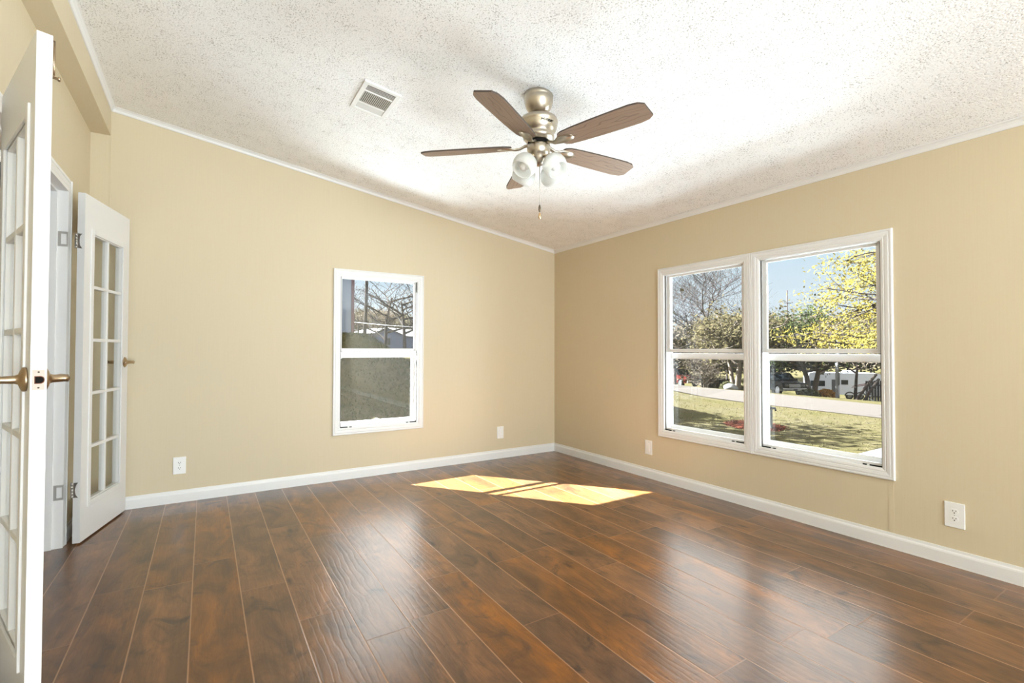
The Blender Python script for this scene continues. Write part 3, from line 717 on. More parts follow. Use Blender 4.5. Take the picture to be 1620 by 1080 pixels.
# ground
def ground_mat():
    m, nt, b = mat('dry_winter_lawn')
    v = coords(nt); n1 = noise(nt, v, .35, 5, .6); n2 = noise(nt, v, 4.0, 5, .7); n3 = noise(nt, v, 26, 4, .7)
    c = ramp(nt, n1, [(.35, ext(206, 200, 134)), (.5, ext(232, 216, 166)), (.68, ext(246, 230, 196))])
    c = mixc(nt, mathn(nt, 'MULTIPLY', ramp(nt, n2, [(.42, (1, 1, 1)), (.62, (0, 0, 0))]), .6), c, ext(178, 172, 104))
    c = mixc(nt, mathn(nt, 'MULTIPLY', n3, .55), c, ext(168, 152, 104))
    nt.links.new(c, b.inputs['Base Color']); b.inputs['Roughness'].default_value = 1; b.inputs['Specular IOR Level'].default_value = 0
    bump(nt, b, n3, .8, .05); return m
M['lawn'] = ground_mat()
M['road'] = simple('pale_asphalt', ext(214, 198, 184, .72), .95, var=.08, vscale=3, bmp=.2, bscale=40, bdist=.01, spec=.1)
M['concrete'] = simple('pale_concrete', ext(226, 224, 226), .9, var=.06, spec=.1)
def axis_pts(a, b_, fine0, fine1, f, c):
    r = []; x = a
    while x < b_:
        r.append(x); x += f if fine0 <= x < fine1 else c
    r.append(b_); return r
gx = axis_pts(-50, 170, -6, 30, .75, 3.0); gy = axis_pts(-40, 170, -6, 30, .75, 3.0)
b = MB()
b.add([(x, y, tz(x, y)) for x in gx for y in gy], [(i*len(gy)+j, (i+1)*len(gy)+j, (i+1)*len(gy)+j+1, i*len(gy)+j+1) for i in range(len(gx)-1) for j in range(len(gy)-1)], True)
struct(b.build('ground', M['lawn']), 'dry winter lawn around the house running out to wooded slopes', 'ground')
b = MB(); ys = [-30+2*i for i in range(56)]
vs_ = []
for y in ys: vs_ += [(interp(ROADN, y), y, tz(interp(ROADN, y), y)+.015), (interp(ROADF, y), y, -.78 if y < 26 else tz(interp(ROADF, y), y)+.02)]
b.add(vs_, [(2*i, 2*i+1, 2*i+3, 2*i+2) for i in range(len(ys)-1)])
struct(b.build('road', M['road']), 'pale narrow asphalt street crossing beyond the lawn', 'road')
b = MB(); b.cbox(.6, 7.75, -3.2, -.27, -.83, -.74, .01)
struct(b.build('path', M['concrete']), 'pale concrete slab outside the right window', 'slab')

# grass tufts near the house
M['tuft'] = simple('grass_blades', ext(206, 196, 140), 1, var=.15, vscale=2, spec=0)
M['bank_tuft'] = simple('green_grass_blades', ext(150, 166, 96), 1, var=.35, vscale=1.2, spec=0)
def grass(name, label, n, seed, xr, yr, hr, w, m):
    rnd = random.Random(seed); b = MB()
    for i in range(n):
        x, y = rnd.uniform(*xr), rnd.uniform(*yr)
        if (x < 8 and y < -.1) or (x < 1.4 and y > 13): continue
        z = tz(x, y)-.01; h = rnd.uniform(*hr); a = rnd.uniform(0, PI)
        dx, dy = w*math.cos(a), w*math.sin(a); lx, ly = rnd.uniform(-.04, .04), rnd.uniform(-.04, .04)
        b.add([(x-dx, y-dy, z), (x+dx, y+dy, z), (x+lx, y+ly, z+h)], [(0, 1, 2)])
    tag(b.build(name, m), label, 'grass', kind='stuff')
grass('lawn_grass', 'short dry grass tufts scattered over the lawn by the street', 5000, 5, (2, 13), (-2, 9), (.02, .06), .012, M['tuft'])
grass('bank_grass', 'green grass blades on the shaded bank below the small window', 16000, 6, (-2.5, 5), (3.5, 13.6), (.03, .09), .016, M['bank_tuft'])

# red mulch ring and the white post in it
rnd = random.Random(9); b = MB(); MC = Vector((8.45, 2.85))
prof = [(.0001, .11), (.25, .10), (.5, .07), (.72, .03), (.85, -.02)]
b.lathe(prof, 28, Matrix.Translation((MC.x, MC.y, -.8)), caps=False)
for i in range(900):
    a = rnd.uniform(0, 2*PI); r = .88*math.sqrt(rnd.random()); h = .11*(1-(r/.85)**2)+rnd.uniform(-.005, .02)
    c0 = Vector((MC.x+r*math.cos(a), MC.y+r*math.sin(a), -.8+max(0, h))); d0 = Vector((rnd.uniform(-1, 1), rnd.uniform(-1, 1), rnd.uniform(-.3, .4))).normalized()*.035
    s0 = Vector((-d0.y, d0.x, rnd.uniform(-.01, .01)))*.3
    b.add([c0-d0-s0, c0+d0-s0, c0+d0+s0, c0-d0+s0], [(0, 1, 2, 3)])
M['mulch'] = simple('red_mulch', ext(190, 112, 88), 1, var=.45, vscale=9, spec=0)
tag(b.build('mulch_bed', M['mulch']), 'low round mound of red wood mulch on the lawn', 'mulch bed')
root = empty('spigot_post', (8.32, 2.26, -.80)); tag(root, 'short white post with a grey spigot head beside the red mulch', 'post')
M['white_ext'] = simple('white_outdoor_paint', ext(244, 242, 240, .9), .6, var=.03)
M['grey_ext'] = simple('weathered_grey', ext(150, 148, 150), .7, var=.15)
m = MB(); m.cbox(-.045, .045, -.045, .045, -.02, .50, .008); m.build('post', M['white_ext'], root)
m = MB(); m.tube([(0, 0, .50), (0, 0, .56)], .03, 12); m.tube([(-.02, .02, .535), (.06, -.11, .535)], .028, 12); m.tube([(.055, -.10, .54), (.065, -.115, .47)], .02, 10); m.lathe([(.0001, .56), (.045, .56), (.045, .575), (.0001, .575)], 12); m.build('spigot', M['grey_ext'], root)

# ---- trees
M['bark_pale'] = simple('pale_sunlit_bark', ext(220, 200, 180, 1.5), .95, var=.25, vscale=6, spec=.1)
M['bark_dark'] = simple('dark_bark', ext(122, 106, 96, 1.2), .95, var=.3, vscale=6, spec=.1)
M['bark_grey'] = simple('grey_twig_bark', ext(156, 144, 142, 1.3), .95, var=.25, vscale=6, spec=.1)
def leafmat(name, a, c, e):
    m, nt, b = mat(name); v = coords(nt); n1 = noise(nt, v, 1.2, 3); n2 = noise(nt, v, 9, 4, .7)
    col = ramp(nt, mathn(nt, 'ADD', mathn(nt, 'MULTIPLY', n1, .5), mathn(nt, 'MULTIPLY', n2, .5)), [(.36, a), (.5, c), (.64, e)])
    nt.links.new(col, b.inputs['Base Color']); b.inputs['Roughness'].default_value = .9; b.inputs['Specular IOR Level'].default_value = .1
    tr = N(nt, 'ShaderNodeBsdfTranslucent'); nt.links.new(col, tr.inputs['Color']); mx = N(nt, 'ShaderNodeMixShader'); mx.inputs[0].default_value = .35
    nt.links.new(b.outputs[0], mx.inputs[1]); nt.links.new(tr.outputs[0], mx.inputs[2]); nt.links.new(mx.outputs[0], nt.nodes['Material Output'].inputs[0]); return m
M['leaf_yellow'] = leafmat('yellow_leaves', ext(226, 196, 70, 1.5), ext(252, 228, 90, 1.5), ext(255, 240, 140, 1.5))
M['leaf_cedar'] = leafmat('cedar_foliage', ext(92, 112, 52, 1.3), ext(128, 148, 66, 1.3), ext(168, 180, 92, 1.3))
M['leaf_olive'] = leafmat('olive_oak_leaves', ext(142, 130, 84, 1.3), ext(176, 160, 106, 1.3), ext(206, 190, 132, 1.3))
M['leaf_tan'] = leafmat('tan_bare_twigs', ext(178, 158, 130, 1.4), ext(206, 186, 158, 1.4), ext(228, 210, 182, 1.4))
M['leaf_orange'] = leafmat('orange_leaves', ext(210, 136, 52, 2.8), ext(240, 172, 72, 2.8), ext(248, 200, 110, 2.8))
M['leaf_weed'] = leafmat('green_weed_leaves', ext(140, 146, 84), ext(176, 174, 110), ext(206, 200, 140))
def skeleton(seed, p0, height, spread, levels, nb, trunk_r, lean=(0, 0), first=.35, droop=0.0, trunks=1):
    """recursive branches; returns list of (points, radii, level)"""
    rn = random.Random(seed); out = []; tips = []
    def grow(p, d, L, r, lv):
        n = 5 if lv == 0 else 4
        pts = [p]; rad = [r]; dd = d.normalized()
        for i in range(n):
            j = .10 if lv == 0 else .28
            dd = (dd + Vector((rn.uniform(-j, j), rn.uniform(-j, j), rn.uniform(-j*.6, j*.8) - droop*lv*.12))).normalized()
            pts.append(pts[-1]+dd*L/n); rad.append(r*(1-(.55 if lv < levels else .8)*(i+1)/n))
        out.append((pts, rad, lv))
        if lv >= levels: tips.append((pts, dd)); return
        k = nb[lv]
        for i in range(k):
            t = first+(1-first)*(i+rn.random()*.6)/k if lv == 0 else .25+.75*(i+rn.random())/k
            t = min(.98, t); q = int(t*n); f = t*n-q; pp = pts[q].lerp(pts[min(q+1, n)], f)
            az = 2*PI*(i*.618+rn.random()*.3)+lv
            side = Vector((math.cos(az), math.sin(az), 0)); up = rn.uniform(.15, .8)-droop*.5
            if lv == 0: nd = (side*spread + Vector((0, 0, up)))
            else: nd = (dd*.55 + side*.75 + Vector((0, 0, up*.45)))
            grow(pp, nd, L*rn.uniform(.5, .72), r*(.55 if lv == 0 else .5), lv+1)
    for t in range(trunks):
        a = 2.1*t+seed; off = Vector((.35*math.cos(a), .35*math.sin(a), 0))*(1 if trunks > 1 else 0)
        grow(Vector(p0)+off*.5, Vector((lean[0], lean[1], 1))+off*.28, height*.62, trunk_r, 0)
    return out, tips
def tree(name, label, cat, pos, height, seed, bark, leaf=None, nleaf=0, leafsize=.12, spread=1.0, levels=3, nb=(7, 5, 4), tr=.16, group=None, droop=0.0, first=.35, lean=(0, 0), trunks=1, cluster=.35, minr=.004, zmin=None):
    root = empty(name, pos); tag(root, label, cat, group)
    sk, tips = skeleton(seed, (0, 0, -.15), height, spread, levels, nb, tr, lean, first, droop, trunks)
    m = MB(); m2 = MB()
    for pts, rad, lv in sk:
        if zmin is not None and lv > 1 and min(p.z for p in pts) < zmin: continue
        (m if lv == 0 else m2).tube(pts, [max(minr, r) for r in rad], 8 if lv == 0 else (5 if lv == 1 else 3), caps=False)
    m.build('trunk', bark, root)
    if m2.v: tag(m2.build('branches', bark, root), kind='stuff')
    if leaf:
        rn = random.Random(seed+77); f = MB()
        for i in range(nleaf):
            pts, dd = rn.choice(tips); q = rn.choice(pts[1:])
            c0 = q+Vector((rn.gauss(0, cluster), rn.gauss(0, cluster), rn.gauss(0, cluster*.8)))
            if zmin is not None and c0.z < zmin+rn.uniform(-.25, .25): continue
            a = Vector((rn.uniform(-1, 1), rn.uniform(-1, 1), rn.uniform(-1, 1))).normalized(); c = a.orthogonal().normalized()
            s1 = leafsize*rn.uniform(.6, 1.3)
            f.add([c0-a*s1, c0+c*s1*.5, c0+a*s1, c0-c*s1*.5], [(0, 1, 2, 3)])
        tag(f.build('foliage', leaf, root), kind='stuff')
    return root

# yellow tree close to the right window
yp = ground_at(1530, 12.5)
tree('yellow_leaf_tree', 'tree with bright yellow autumn leaves close outside the right window', 'tree', yp, 6.5, 12, M['bark_grey'], M['leaf_yellow'], 21000, .048, 1.4, 3, (14, 6, 5), .10, droop=.35, first=.45, cluster=.17, zmin=1.95)
# pale trunked tree across the street, seen through the left of the pair
tree('live_oak', 'tree with pale sunlit trunks and olive leaves across the street', 'tree', ground_at(1164, 40), 7.2, 4, M['bark_pale'], M['leaf_olive'], 6500, .16, 1.0, 3, (7, 5, 4), .20, trunks=3, cluster=.45, first=.45)
tree('bare_tree', 'large leafless grey tree with dense twigs against the sky, left window of the pair', 'tree', ground_at(1120, 48), 14.0, 21, M['bark_grey'], M['leaf_tan'], 2600, .05, .95, 4, (13, 7, 6, 4), .13, cluster=.25, first=.25, minr=.008)
tree('bare_bush', 'tangled leafless bush beside the red truck', 'bush', ground_at(1114, 45), 3.2, 8, M['bark_pale'], M['leaf_tan'], 900, .10, 1.3, 3, (8, 6, 5), .10, trunks=3, cluster=.2, first=.1, minr=.010)
tree('cedar_tree', 'green cedar with twin pale trunks between the black pickup and the trailer', 'tree', ground_at(1284, 42), 7.4, 31, M['bark_pale'], M['leaf_cedar'], 8000, .17, 1.05, 3, (9, 5, 4), .26, trunks=2, cluster=.42, first=.42)
tree('cedar_tree', 'green cedar standing behind the black pickup', 'tree', ground_at(1226, 50), 6.6, 32, M['bark_pale'], M['leaf_cedar'], 6000, .19, .9, 3, (8, 5, 4), .18, trunks=2, cluster=.5, first=.4)
tree('dark_trunk_tree', 'tree with one dark straight trunk in front of the white trailer', 'tree', ground_at(1352, 37), 6.8, 41, M['bark_dark'], M['leaf_tan'], 2600, .14, 1.0, 3, (8, 5, 4), .13, cluster=.4, first=.5)
tree('yard_tree', 'small leafy oak in the side yard between the two window walls', 'tree', Vector((4.4, 5.7, tz(4.4, 5.7))), 5.2, 55, M['bark_dark'], M['leaf_olive'], 2600, .12, 1.1, 3, (8, 5, 4), .13, cluster=.4, first=.4)
# trees on the slopes far off
slope = [(1068, 52), (1118, 56), (1075, 66), (1112, 72), (1150, 78), (1185, 70), (1215, 92), (1238, 98), (1262, 86), (1296, 90), (1326, 80), (1352, 88), (1384, 76), (1128, 95), (1172, 100), (1056, 84), (1203, 74), (1310, 70), (1342, 66), (1378, 64)]
kinds = [('tan leafless tree', 'leaf_tan', 'bark_grey'), ('olive oak tree', 'leaf_olive', 'bark_dark'), ('green cedar tree', 'leaf_cedar', 'bark_dark')]
protos = {}
for i, (u, d_) in enumerate(slope):
    k = (0, 1, 0, 1, 0, 1, 0, 0, 2, 0, 1, 1, 2, 0, 1, 0, 2, 2, 1, 1)[i]
    p = ground_at(u, d_); lab = kinds[k][0]+' on the far wooded slope across the street'
    if k not in protos:
        protos[k] = tree('slope_tree', lab, 'tree', p, 8.0, 60+k, M[kinds[k][2]], M[kinds[k][1]], 3200, .24, 1.0, 3, (7, 5, 4), .17, 'trees on the far slope', cluster=.6, first=.3)
    else:
        t = copy_tree(protos[k]); t.location = p; t.rotation_euler.z = i*1.3; s_ = (.85, 1.0, 1.15, .95)[i % 4]; t.scale = (s_, s_, s_)
        t['label'] = lab

# ---- vehicles
def carpaint(name, c): 
    m, nt, b = mat(name); n_ = noise(nt, coords(nt), 3, 2)
    nt.links.new(mixc(nt, n_, tuple(x*.9 for x in c[:3])+(1,), c), b.inputs['Base Color']); b.inputs['Roughness'].default_value = .25
    b.inputs['Coat Weight'].default_value = .5; return m
M['carblack'] = carpaint('black_car_paint', ext(64, 64, 68)); M['carred'] = carpaint('red_car_paint', ext(186, 52, 52)); 
M['carglass'] = simple('dark_car_glass', ext(74, 90, 104), .08, var=.1); M['tyre'] = simple('tyre_rubber', ext(52, 48, 46), .9, var=.1)
M['chrome'] = metal_mat('dull_chrome', (.35, .34, .33), .3); M['lightlens'] = simple('lamp_lens', ext(240, 238, 232), .15, var=.03)
M['greytrim'] = simple('grey_trim', ext(150, 152, 158), .5, var=.1)
M['plate'] = simple('licence_plate_white', ext(236, 234, 230), .5, var=.03)
def pickup(pos, ang, paint, label, name, suv=False):
    """local: x forward"""
    root = empty(name, pos, ang); tag(root, label, 'truck' if not suv else 'car')
    def extrude(mb, poly, hw0, hw1=None):
        hw1 = hw1 or hw0
        n = len(poly); zs = [p[1] for p in poly]; z0_, z1_ = min(zs), max(zs)
        hw = lambda z: hw0+(hw1-hw0)*(z-z0_)/(z1_-z0_)
        vs_ = [(x, -hw(z), z) for x, z in poly]+[(x, hw(z), z) for x, z in poly]
        mb.add(vs_, [tuple(range(n-1, -1, -1)), tuple(range(n, 2*n))]+[(i, (i+1) % n, n+(i+1) % n, n+i) for i in range(n)])
    arc = lambda cx_: [(cx_+.47*math.cos(a), .42+.47*math.sin(a)) for a in [PI-PI*k/8 for k in range(9)]]
    low = [(-2.75, .55)]+[(-2.2, .42)]+arc(-1.65)+[(.9, .38)]+arc(1.70)+[(2.6, .45), (2.75, .60), (2.75, 1.02), (2.62, 1.12), (1.15, 1.22), (1.0, 1.24), (-2.75, 1.24)]
    m = MB(); extrude(m, low, .97); m.build('body', paint, root)
    m = MB(); cab = [(1.05, 1.22), (.42, 1.84), (.20, 1.89), (-1.05 if not suv else -2.45, 1.89), (-1.25 if not suv else -2.72, 1.24)]; extrude(m, cab, .95, .72); m.build('cab', paint, root)
    m = MB(); m.add([(1.03, -.80, 1.27), (1.03, .80, 1.27), (.50, .66, 1.79), (.50, -.66, 1.79)], [(0, 1, 2, 3)]); 
    m.v = [(x+.03, y, z+.01) for x, y, z in m.v]; m.build('windshield', M['carglass'], root)
    for s in (-1, 1):
        m = MB(); xe = -1.0 if not suv else -2.3
        m.add([(.80, s*.955, 1.28), (xe, s*.955, 1.28), (xe+.05, s*.80, 1.78), (.42, s*.80, 1.78)], [(0, 1, 2, 3)]); m.build('side_window', M['carglass'], root)
        m = MB(); m.cbox(2.70, 2.79, s*.66-.17, s*.66+.17, .80, 1.00, .02); m.build('headlight', M['lightlens'], root)
        m = MB(); m.cbox(.72, .86, s*1.06-.10, s*1.06+.10, 1.22, 1.40, .02); m.build('side_mirror', paint, root)
    m = MB(); m.cbox(2.72, 2.80, -.46, .46, .74, 1.02, .02); m.build('grille', M['chrome'], root)
    m = MB(); m.cbox(2.66, 2.90, -.95, .95, .46, .68, .04); m.build('front_bumper', M['chrome'], root)
    m = MB(); m.cbox(2.89, 2.91, -.16, .16, .50, .64, .004); m.build('licence_plate', M['plate'], root)
    for cx_ in (-1.65, 1.70):
        for s in (-1, 1):
            T_ = Matrix.Translation((cx_, s*.84, .38)) @ Matrix.Rotation(R(90), 4, 'X')
            w_ = MB(); w_.lathe([(.20, -.13), (.36, -.13), (.385, -.10), (.385, .10), (.36, .13), (.20, .13)], 24, T_); wo_ = w_.build('wheel', M['tyre'], root)
            r_ = MB(); r_.lathe([(.0001, -.135), (.21, -.135), (.21, .135), (.0001, .135)], 16, T_, caps=False, smooth=False); r_.build('rim', M['greytrim'], wo_)
    return root
def toward_cam(p): d_ = CAM-p; return math.atan2(d_.y, d_.x)
p = ground_at(1233, 44)
pickup(p, toward_cam(p)+R(24), M['carblack'], 'black pickup truck parked across the street, facing the house', 'pickup_truck')
p = ground_at(1073, 54)
pickup(p, toward_cam(p)+R(36), M['carred'], 'red truck parked at the left edge of the paired windows', 'pickup_truck')

# white travel trailer: side faces the house
p = px(1392, 590, 53); q = px(1285, 590, 55); zt_ = min(tz(p.x, p.y), tz(q.x, q.y))
mid = (p+q)/2; ang = math.atan2(q.y-p.y, q.x-p.x)   # local x from the nose (right in view) to the tail (left)
tr_ = empty('travel_trailer', (mid.x, mid.y, tz(mid.x, mid.y)), ang); tag(tr_, 'white travel trailer with two axles and a red stripe across the street', 'trailer')
M['trailer'] = simple('white_trailer_skin', ext(226, 228, 234, 5.6), .35, var=.03); M['redstripe'] = simple('red_stripe', ext(196, 88, 88, 2.2), .5, var=.1)
m = MB(); poly = [(-3.9, .62), (-3.3, .50), (3.75, .50), (3.85, .60), (3.85, 2.72), (3.70, 2.88), (-2.5, 2.88), (-2.9, 2.80), (-3.9, 1.5)]
hw = 1.15; n_ = len(poly); m.add([(x, -hw, z) for x, z in poly]+[(x, hw, z) for x, z in poly], [tuple(range(n_-1, -1, -1)), tuple(range(n_, 2*n_))]+[(i, (i+1) % n_, n_+(i+1) % n_, n_+i) for i in range(n_)]); m.build('body', M['trailer'], tr_)
side = -1 if (Matrix.Rotation(ang, 3, 'Z') @ Vector((0, -1, 0))).dot(CAM-mid) > 0 else 1
def tside(nm, x0_, x1_, z0_, z1_, mt, out=.02):
    k = MB(); a, c = sorted((side*(hw-.01), side*(hw+out))); k.cbox(x0_, x1_, a, c, z0_, z1_, .008); return k.build(nm, mt, tr_)
tside('window', 2.3, 3.7, 1.40, 2.0, M['carglass']); tside('window', .10, .75, 1.62, 2.12, M['carglass']); tside('door', 1.25, 1.65, .65, 2.15, M['greytrim'])
for x in (-.05, -1.05):
    a = MB(); T_ = Matrix.Translation((x, side*(hw-.16), .36)) @ Matrix.Rotation(R(90), 4, 'X')
    a.lathe([(.18, -.11), (.33, -.11), (.36, -.08), (.36, .08), (.33, .11), (.18, .11)], 24, T_); wo_ = a.build('wheel', M['tyre'], tr_)
    a = MB(); a.lathe([(.0001, -.115), (.19, -.115), (.19, .115), (.0001, .115)], 16, T_, caps=False, smooth=False); a.build('rim', M['lightlens'], wo_)
    a = MB(); arcp = [(x+.50*math.cos(t), .40+.46*math.sin(t)) for t in [PI*k/10 for k in range(11)]]+[(x-.40, .40)]+[(x+.40*math.cos(t), .40+.38*math.sin(t)) for t in [PI-PI*k/10 for k in range(11)]]
    y0_ = side*(hw+.005); vs_ = [(xx, y0_, zz) for xx, zz in arcp]
    n_ = 11; a.add([(x+.50*math.cos(PI*k/10), y0_, .40+.46*math.sin(PI*k/10)) for k in range(11)]+[(x+.38*math.cos(PI*k/10), y0_+side*.03, .40+.36*math.sin(PI*k/10)) for k in range(11)], [(k, k+1, 12+k, 11+k) for k in range(10)]); a.build('fender', M['tyre'], tr_)
s_ = MB(); y0_ = side*(hw+.006); s_.add([(-.3, y0_, 1.42), (-2.6, y0_, 2.0), (-2.6, y0_, 2.10), (-.3, y0_, 1.48)], [(0, 1, 2, 3)]); s_.add([(-.2, y0_, 1.30), (-1.5, y0_, 1.58), (-1.5, y0_, 1.66), (-.2, y0_, 1.35)], [(0, 1, 2, 3)]); s_.build('stripe', M['redstripe'], tr_)
k = MB(); k.cbox(-1.1, .3, -.45, .45, 2.86, 3.14, .06); k.build('roof_air_conditioner', M['trailer'], tr_)
k = MB(); k.tube([(-3.3, -.6, .5), (-4.9, 0, .45)], .05, 6); k.tube([(-3.3, .6, .5), (-4.9, 0, .45)], .05, 6); k.build('hitch', M['greytrim'], tr_)

# smaller things across the street
p = ground_at(1324, 36.5); root = empty('utility_post', p); tag(root, 'tall pale grey post standing in front of the white trailer', 'post')
m = MB(); m.cbox(-.095, .095, -.095, .095, -.1, 5.2, .01); m.build('shaft', M['grey_ext'] if False else M['white_ext'], root)
m = MB(); d_ = (CAM-p).normalized(); m.cbox(-.13, .05, -.16, -.09, 1.0, 1.9, .01); m.build('meter_box', M['grey_ext'], root)
m = MB(); m.tube([(-.02, -.1, 1.0), (-.35, -.25, .35), (-.45, -.3, -.05)], .05, 6); m.build('guy_brace', M['white_ext'], root)
p1, p2 = ground_at(1354, 35), ground_at(1366, 35)
for i, (a, e, lab) in enumerate(((p1, px(1386, 592, 35.5), 'dark timber leaning steeply beside the trailer, longer of the two'), (p2, px(1390, 600, 36.5), 'dark timber leaning beside the trailer, shorter of the two'))):
    b = MB(); b.tube([a+Vector((0, 0, -.05)), (a+e)/2+Vector((0, 0, .05)), e], .10, 8); tag(b.build('leaning_timber', M['bark_dark']), lab, 'timber', 'leaning timbers')
p = ground_at(1384, 38); root = empty('plank_fence_panel', p, math.atan2(p.y-CAM.y, p.x-CAM.x)+PI/2); tag(root, 'dark weathered plank fence panel at the right edge of the paired windows', 'fence')
M['darkplank'] = simple('dark_weathered_planks', ext(92, 90, 98), .9, var=.2, vscale=3)
for k in range(7):
    m = MB(); m.cbox(-.62+.18*k, -.46+.18*k, -.02, .02, -.05, 1.55+.05*(k % 2), .006); m.build('plank', M['darkplank'], root)
for z in (.3, 1.2):
    m = MB(); m.box(-.62, .62, .02, .06, z, z+.1); m.build('rail', M['darkplank'], root)
def bush(name, label, pos, rx, rz, leaf, n, size, seed):
    rn = random.Random(seed); root = empty(name, pos); tag(root, label, 'bush'); f = MB(); st = MB()
    for i in range(n):
        a = rn.uniform(0, 2*PI); zz = rn.random(); r = rx*math.sqrt(max(.02, 1-zz*zz))*rn.uniform(.6, 1.05)
        c0 = Vector((r*math.cos(a), r*math.sin(a), zz*rz)); d1 = Vector((rn.uniform(-1, 1), rn.uniform(-1, 1), rn.uniform(-.5, 1))).normalized(); d2 = d1.orthogonal().normalized()
        s1 = size*rn.uniform(.6, 1.3); f.add([c0-d1*s1, c0+d2*s1*.5, c0+d1*s1, c0-d2*s1*.5], [(0, 1, 2, 3)])
    for i in range(9):
        a = 2*PI*i/9; st.tube([(0, 0, -.05), (rx*.5*math.cos(a), rx*.5*math.sin(a), rz*.7)], [.02, .006], 4)
    st.build('stems', M['bark_grey'], root); tag(f.build('foliage', leaf, root), kind='stuff'); return root
bush('leafy_shrub', 'low orange leaved shrub in front of the white trailer', ground_at(1306, 38), .75, .62, M['leaf_orange'], 900, .09, 3)
bush('leafy_shrub', 'low grey green weeds at the foot of the twin trunked cedar', ground_at(1279, 38), .85, .50, M['leaf_weed'], 900, .09, 4)
bush('leafy_shrub', 'yellow green weed clump beside the white boulder', ground_at(1150, 38), .6, .6, M['leaf_weed'], 500, .09, 6)
b = MB(); bm = bmesh.new(); bmesh.ops.create_icosphere(bm, subdivisions=3, radius=.45)
for v in bm.verts: v.co = Vector((v.co.x*1.3, v.co.y*1.1, v.co.z*.8))*(1+.25*mnoise.noise(v.co*2.2))
p = ground_at(1156, 37); b.bm(bm, Matrix.Translation(p+Vector((0, 0, .12))), True); tag(b.build('boulder', M['white_ext']), 'white boulder beside the pale trunks across the street', 'rock')
# dark leaf band added in place of a shaded grass slope
p0, p1 = ground_at(1119, 50), ground_at(1163, 50); rn = random.Random(2); f = MB()
for i in range(5200):
    t = rn.random(); c0 = p0.lerp(p1, t)+Vector((rn.gauss(0, .25), rn.gauss(0, .25), rn.uniform(0, 1.0))); d1 = Vector((rn.uniform(-1, 1), rn.uniform(-1, 1), rn.uniform(-1, 1))).normalized(); d2 = d1.orthogonal().normalized()
    s1 = .10; f.add([c0-d1*s1, c0+d2*s1*.6, c0+d1*s1, c0-d2*s1*.6], [(0, 1, 2, 3)])
M['leaf_dark'] = leafmat('shaded_slope_leaves', ext(62, 72, 46), ext(78, 90, 56), ext(98, 108, 68))
tag(f.build('shaded_slope_band', M['leaf_dark']), 'dark green leaf band for the shaded grass slope left of the pale trunks', 'hedge')
# distant pole
p = ground_at(1246, 84); b = MB(); b.tube([p+Vector((0, 0, -.3)), p+Vector((0, 0, 11.6-p.z))], [.14, .10], 8); d_ = Vector((math.sin(YAW+.4), -math.cos(YAW+.4), 0))*.9
b.tube([p+Vector((0, 0, 9.4-p.z))-d_, p+Vector((0, 0, 9.4-p.z))+d_], .06, 6)
tag(b.build('power_pole', M['bark_grey']), 'thin distant power pole above the cedars', 'pole')

# ---- view through the small window
M['blue_siding'] = simple('pale_blue_siding', ext(180, 198, 226, 3.6), .7, var=.04); M['maroon'] = simple('maroon_trim', ext(150, 84, 104, 2.2), .7, var=.1)
M['blue_wall'] = simple('blue_house_wall', ext(116, 140, 192, 2.2), .8, var=.08); M['white_roof'] = simple('white_metal_roof', ext(238, 236, 238), .5, var=.03)
root = empty('blue_outbuilding', (1.30, 14.0, 0)); tag(root, 'tall pale blue metal building with a maroon corner, left in the small window', 'building')
m = MB(); m.box(-14, -.001, 0, 11, -.5, 8.6)
for k in range(46): m.box(-14+.3*k+.1, -14+.3*k+.16, -.025, 0, 1.6, 8.5)
m.build('wall', M['blue_siding'], root)
m = MB(); m.box(-.085, .02, -.04, .12, .9, 8.6); m.box(-14, 0, -.03, -.001, 1.2, 1.62); m.build('corner_trim', M['maroon'], root)
m = MB(); m.prism([(-14.3, 8.5), (.3, 8.5), (.3, 8.7), (-7, 10.2), (-14.3, 8.7)], -11.3, .3, Matrix.Rotation(R(90), 4, 'X')); m.build('roof', M['white_roof'], root)
# wooden pole
p = ground_at(575, 34); b = MB(); t_ = px(580.5, 430, 34); b.tube([p+Vector((0, 0, -.3)), p.lerp(t_, .5)+Vector((.05, 0, 0)), t_, t_+(t_-p)*.35], [.13, .115, .10, .09], 10)
tag(b.build('power_pole', M['bark_dark']), 'weathered wooden power pole beside the blue building', 'pole')
a, c = px(556, 508.5, 30), px(668, 517.5, 26); b = MB(); b.tube([a+(a-c)*.3, (a+c)/2+Vector((0, 0, -.05)), c+(c-a)*.4], .013, 6)
tag(b.build('overhead_cable', M['white_ext']), 'pale overhead cable crossing in front of the blue house', 'cable')
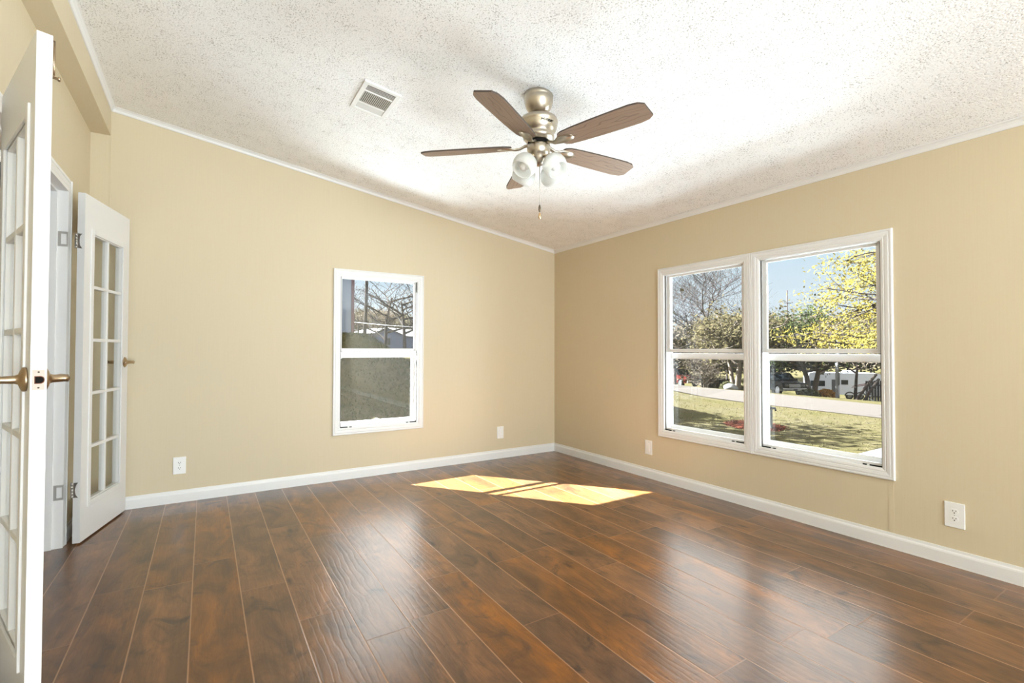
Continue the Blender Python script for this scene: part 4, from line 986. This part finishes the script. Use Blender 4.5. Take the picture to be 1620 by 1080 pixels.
# blue house with white roof
g0 = px(604, 549, 46); root = empty('blue_house', (g0.x, g0.y, g0.z), YAW-PI/2-R(14)); tag(root, 'low blue house with a white metal roof behind the bare oaks', 'house')
m = MB(); m.box(-3.0, 0, 0, 6, -1.6, 1.22); m.build('wing_wall', M['blue_wall'], root)
m = MB(); m.prism([(0, -1.6), (2.9, -1.6), (2.9, .95), (1.0, 1.72), (0, 1.30)], -6.0, .8, Matrix.Rotation(R(90), 4, 'X')); m.build('gable_wall', M['blue_wall'], root)
M['shingle'] = simple('grey_brown_shingle', ext(150, 138, 124, .6), .9, var=.15)
m = MB()
for (xa, za), (xb, zb) in (((-.05, 1.30), (1.0, 1.74)), ((1.0, 1.74), (3.0, .92))):
    m.add([(xa, -.95, za+.02), (xb, -.95, zb+.02), (xb, 6, zb+.02), (xa, 6, za+.02), (xa, -.95, za+.10), (xb, -.95, zb+.10), (xb, 6, zb+.10), (xa, 6, za+.10)], [(0, 1, 2, 3), (7, 6, 5, 4), (0, 4, 5, 1), (1, 5, 6, 2), (2, 6, 7, 3), (3, 7, 4, 0)])
m.build('gable_roof', M['shingle'], root)
m = MB(); m.add([(-3.2, -.7, 1.20), (-.02, -.7, 1.20), (-.02, 3, 1.85), (-3.2, 3, 1.85), (-3.2, -.7, 1.30), (-.02, -.7, 1.30), (-.02, 3, 1.95), (-3.2, 3, 1.95)], [(0, 1, 2, 3), (7, 6, 5, 4), (0, 4, 5, 1), (1, 5, 6, 2), (2, 6, 7, 3), (3, 7, 4, 0)]); m.build('roof', M['white_roof'], root)
m = MB(); m.box(-.75, -.67, -.66, -.58, -1.0, 1.22); m.build('porch_post', M['white_ext'], root)
m = MB(); m.cbox(.7, 1.3, -.86, -.79, .2, .85, .02); m.build('window', M['carglass'], root)
tree('bare_oak', 'forked leafless dark oak in front of the blue house', 'tree', ground_at(608, 36), 6.8, 15, M['bark_dark'], M['leaf_tan'], 200, .05, 1.2, 4, (7, 5, 4, 3), .14, cluster=.25, first=.22, minr=.009)
tree('bare_oak', 'leafless dark oak near the right edge of the small window', 'tree', ground_at(640, 33), 6.0, 18, M['bark_dark'], M['leaf_tan'], 600, .06, 1.1, 3, (7, 6, 4), .14, lean=(.12, .1), cluster=.3, first=.35, minr=.012)
tree('bare_oak', 'slim crooked leafless oak left of the wooden pole', 'tree', ground_at(566, 40), 4.6, 19, M['bark_dark'], None, 0, .1, 1.1, 3, (6, 4, 3), .10, first=.3, minr=.012)
for i, (u, d_) in enumerate(((560, 62), (585, 66), (604, 60), (628, 64), (650, 58), (572, 78), (615, 80), (640, 76))):
    t = copy_tree(protos[(0, 1, 0, 0, 1, 0, 0, 1)[i]]); t.location = ground_at(u, d_); t.rotation_euler.z = i*1.7; s_ = (.46, .50, .54, .44)[i % 4]; t.scale = (s_, s_, s_)
    t['label'] = (('tan leafless tree', 'olive oak tree')[(0, 1, 0, 0, 1, 0, 0, 1)[i]])+' on the hillside beyond the blue house'; t['group'] = 'trees beyond the blue house'
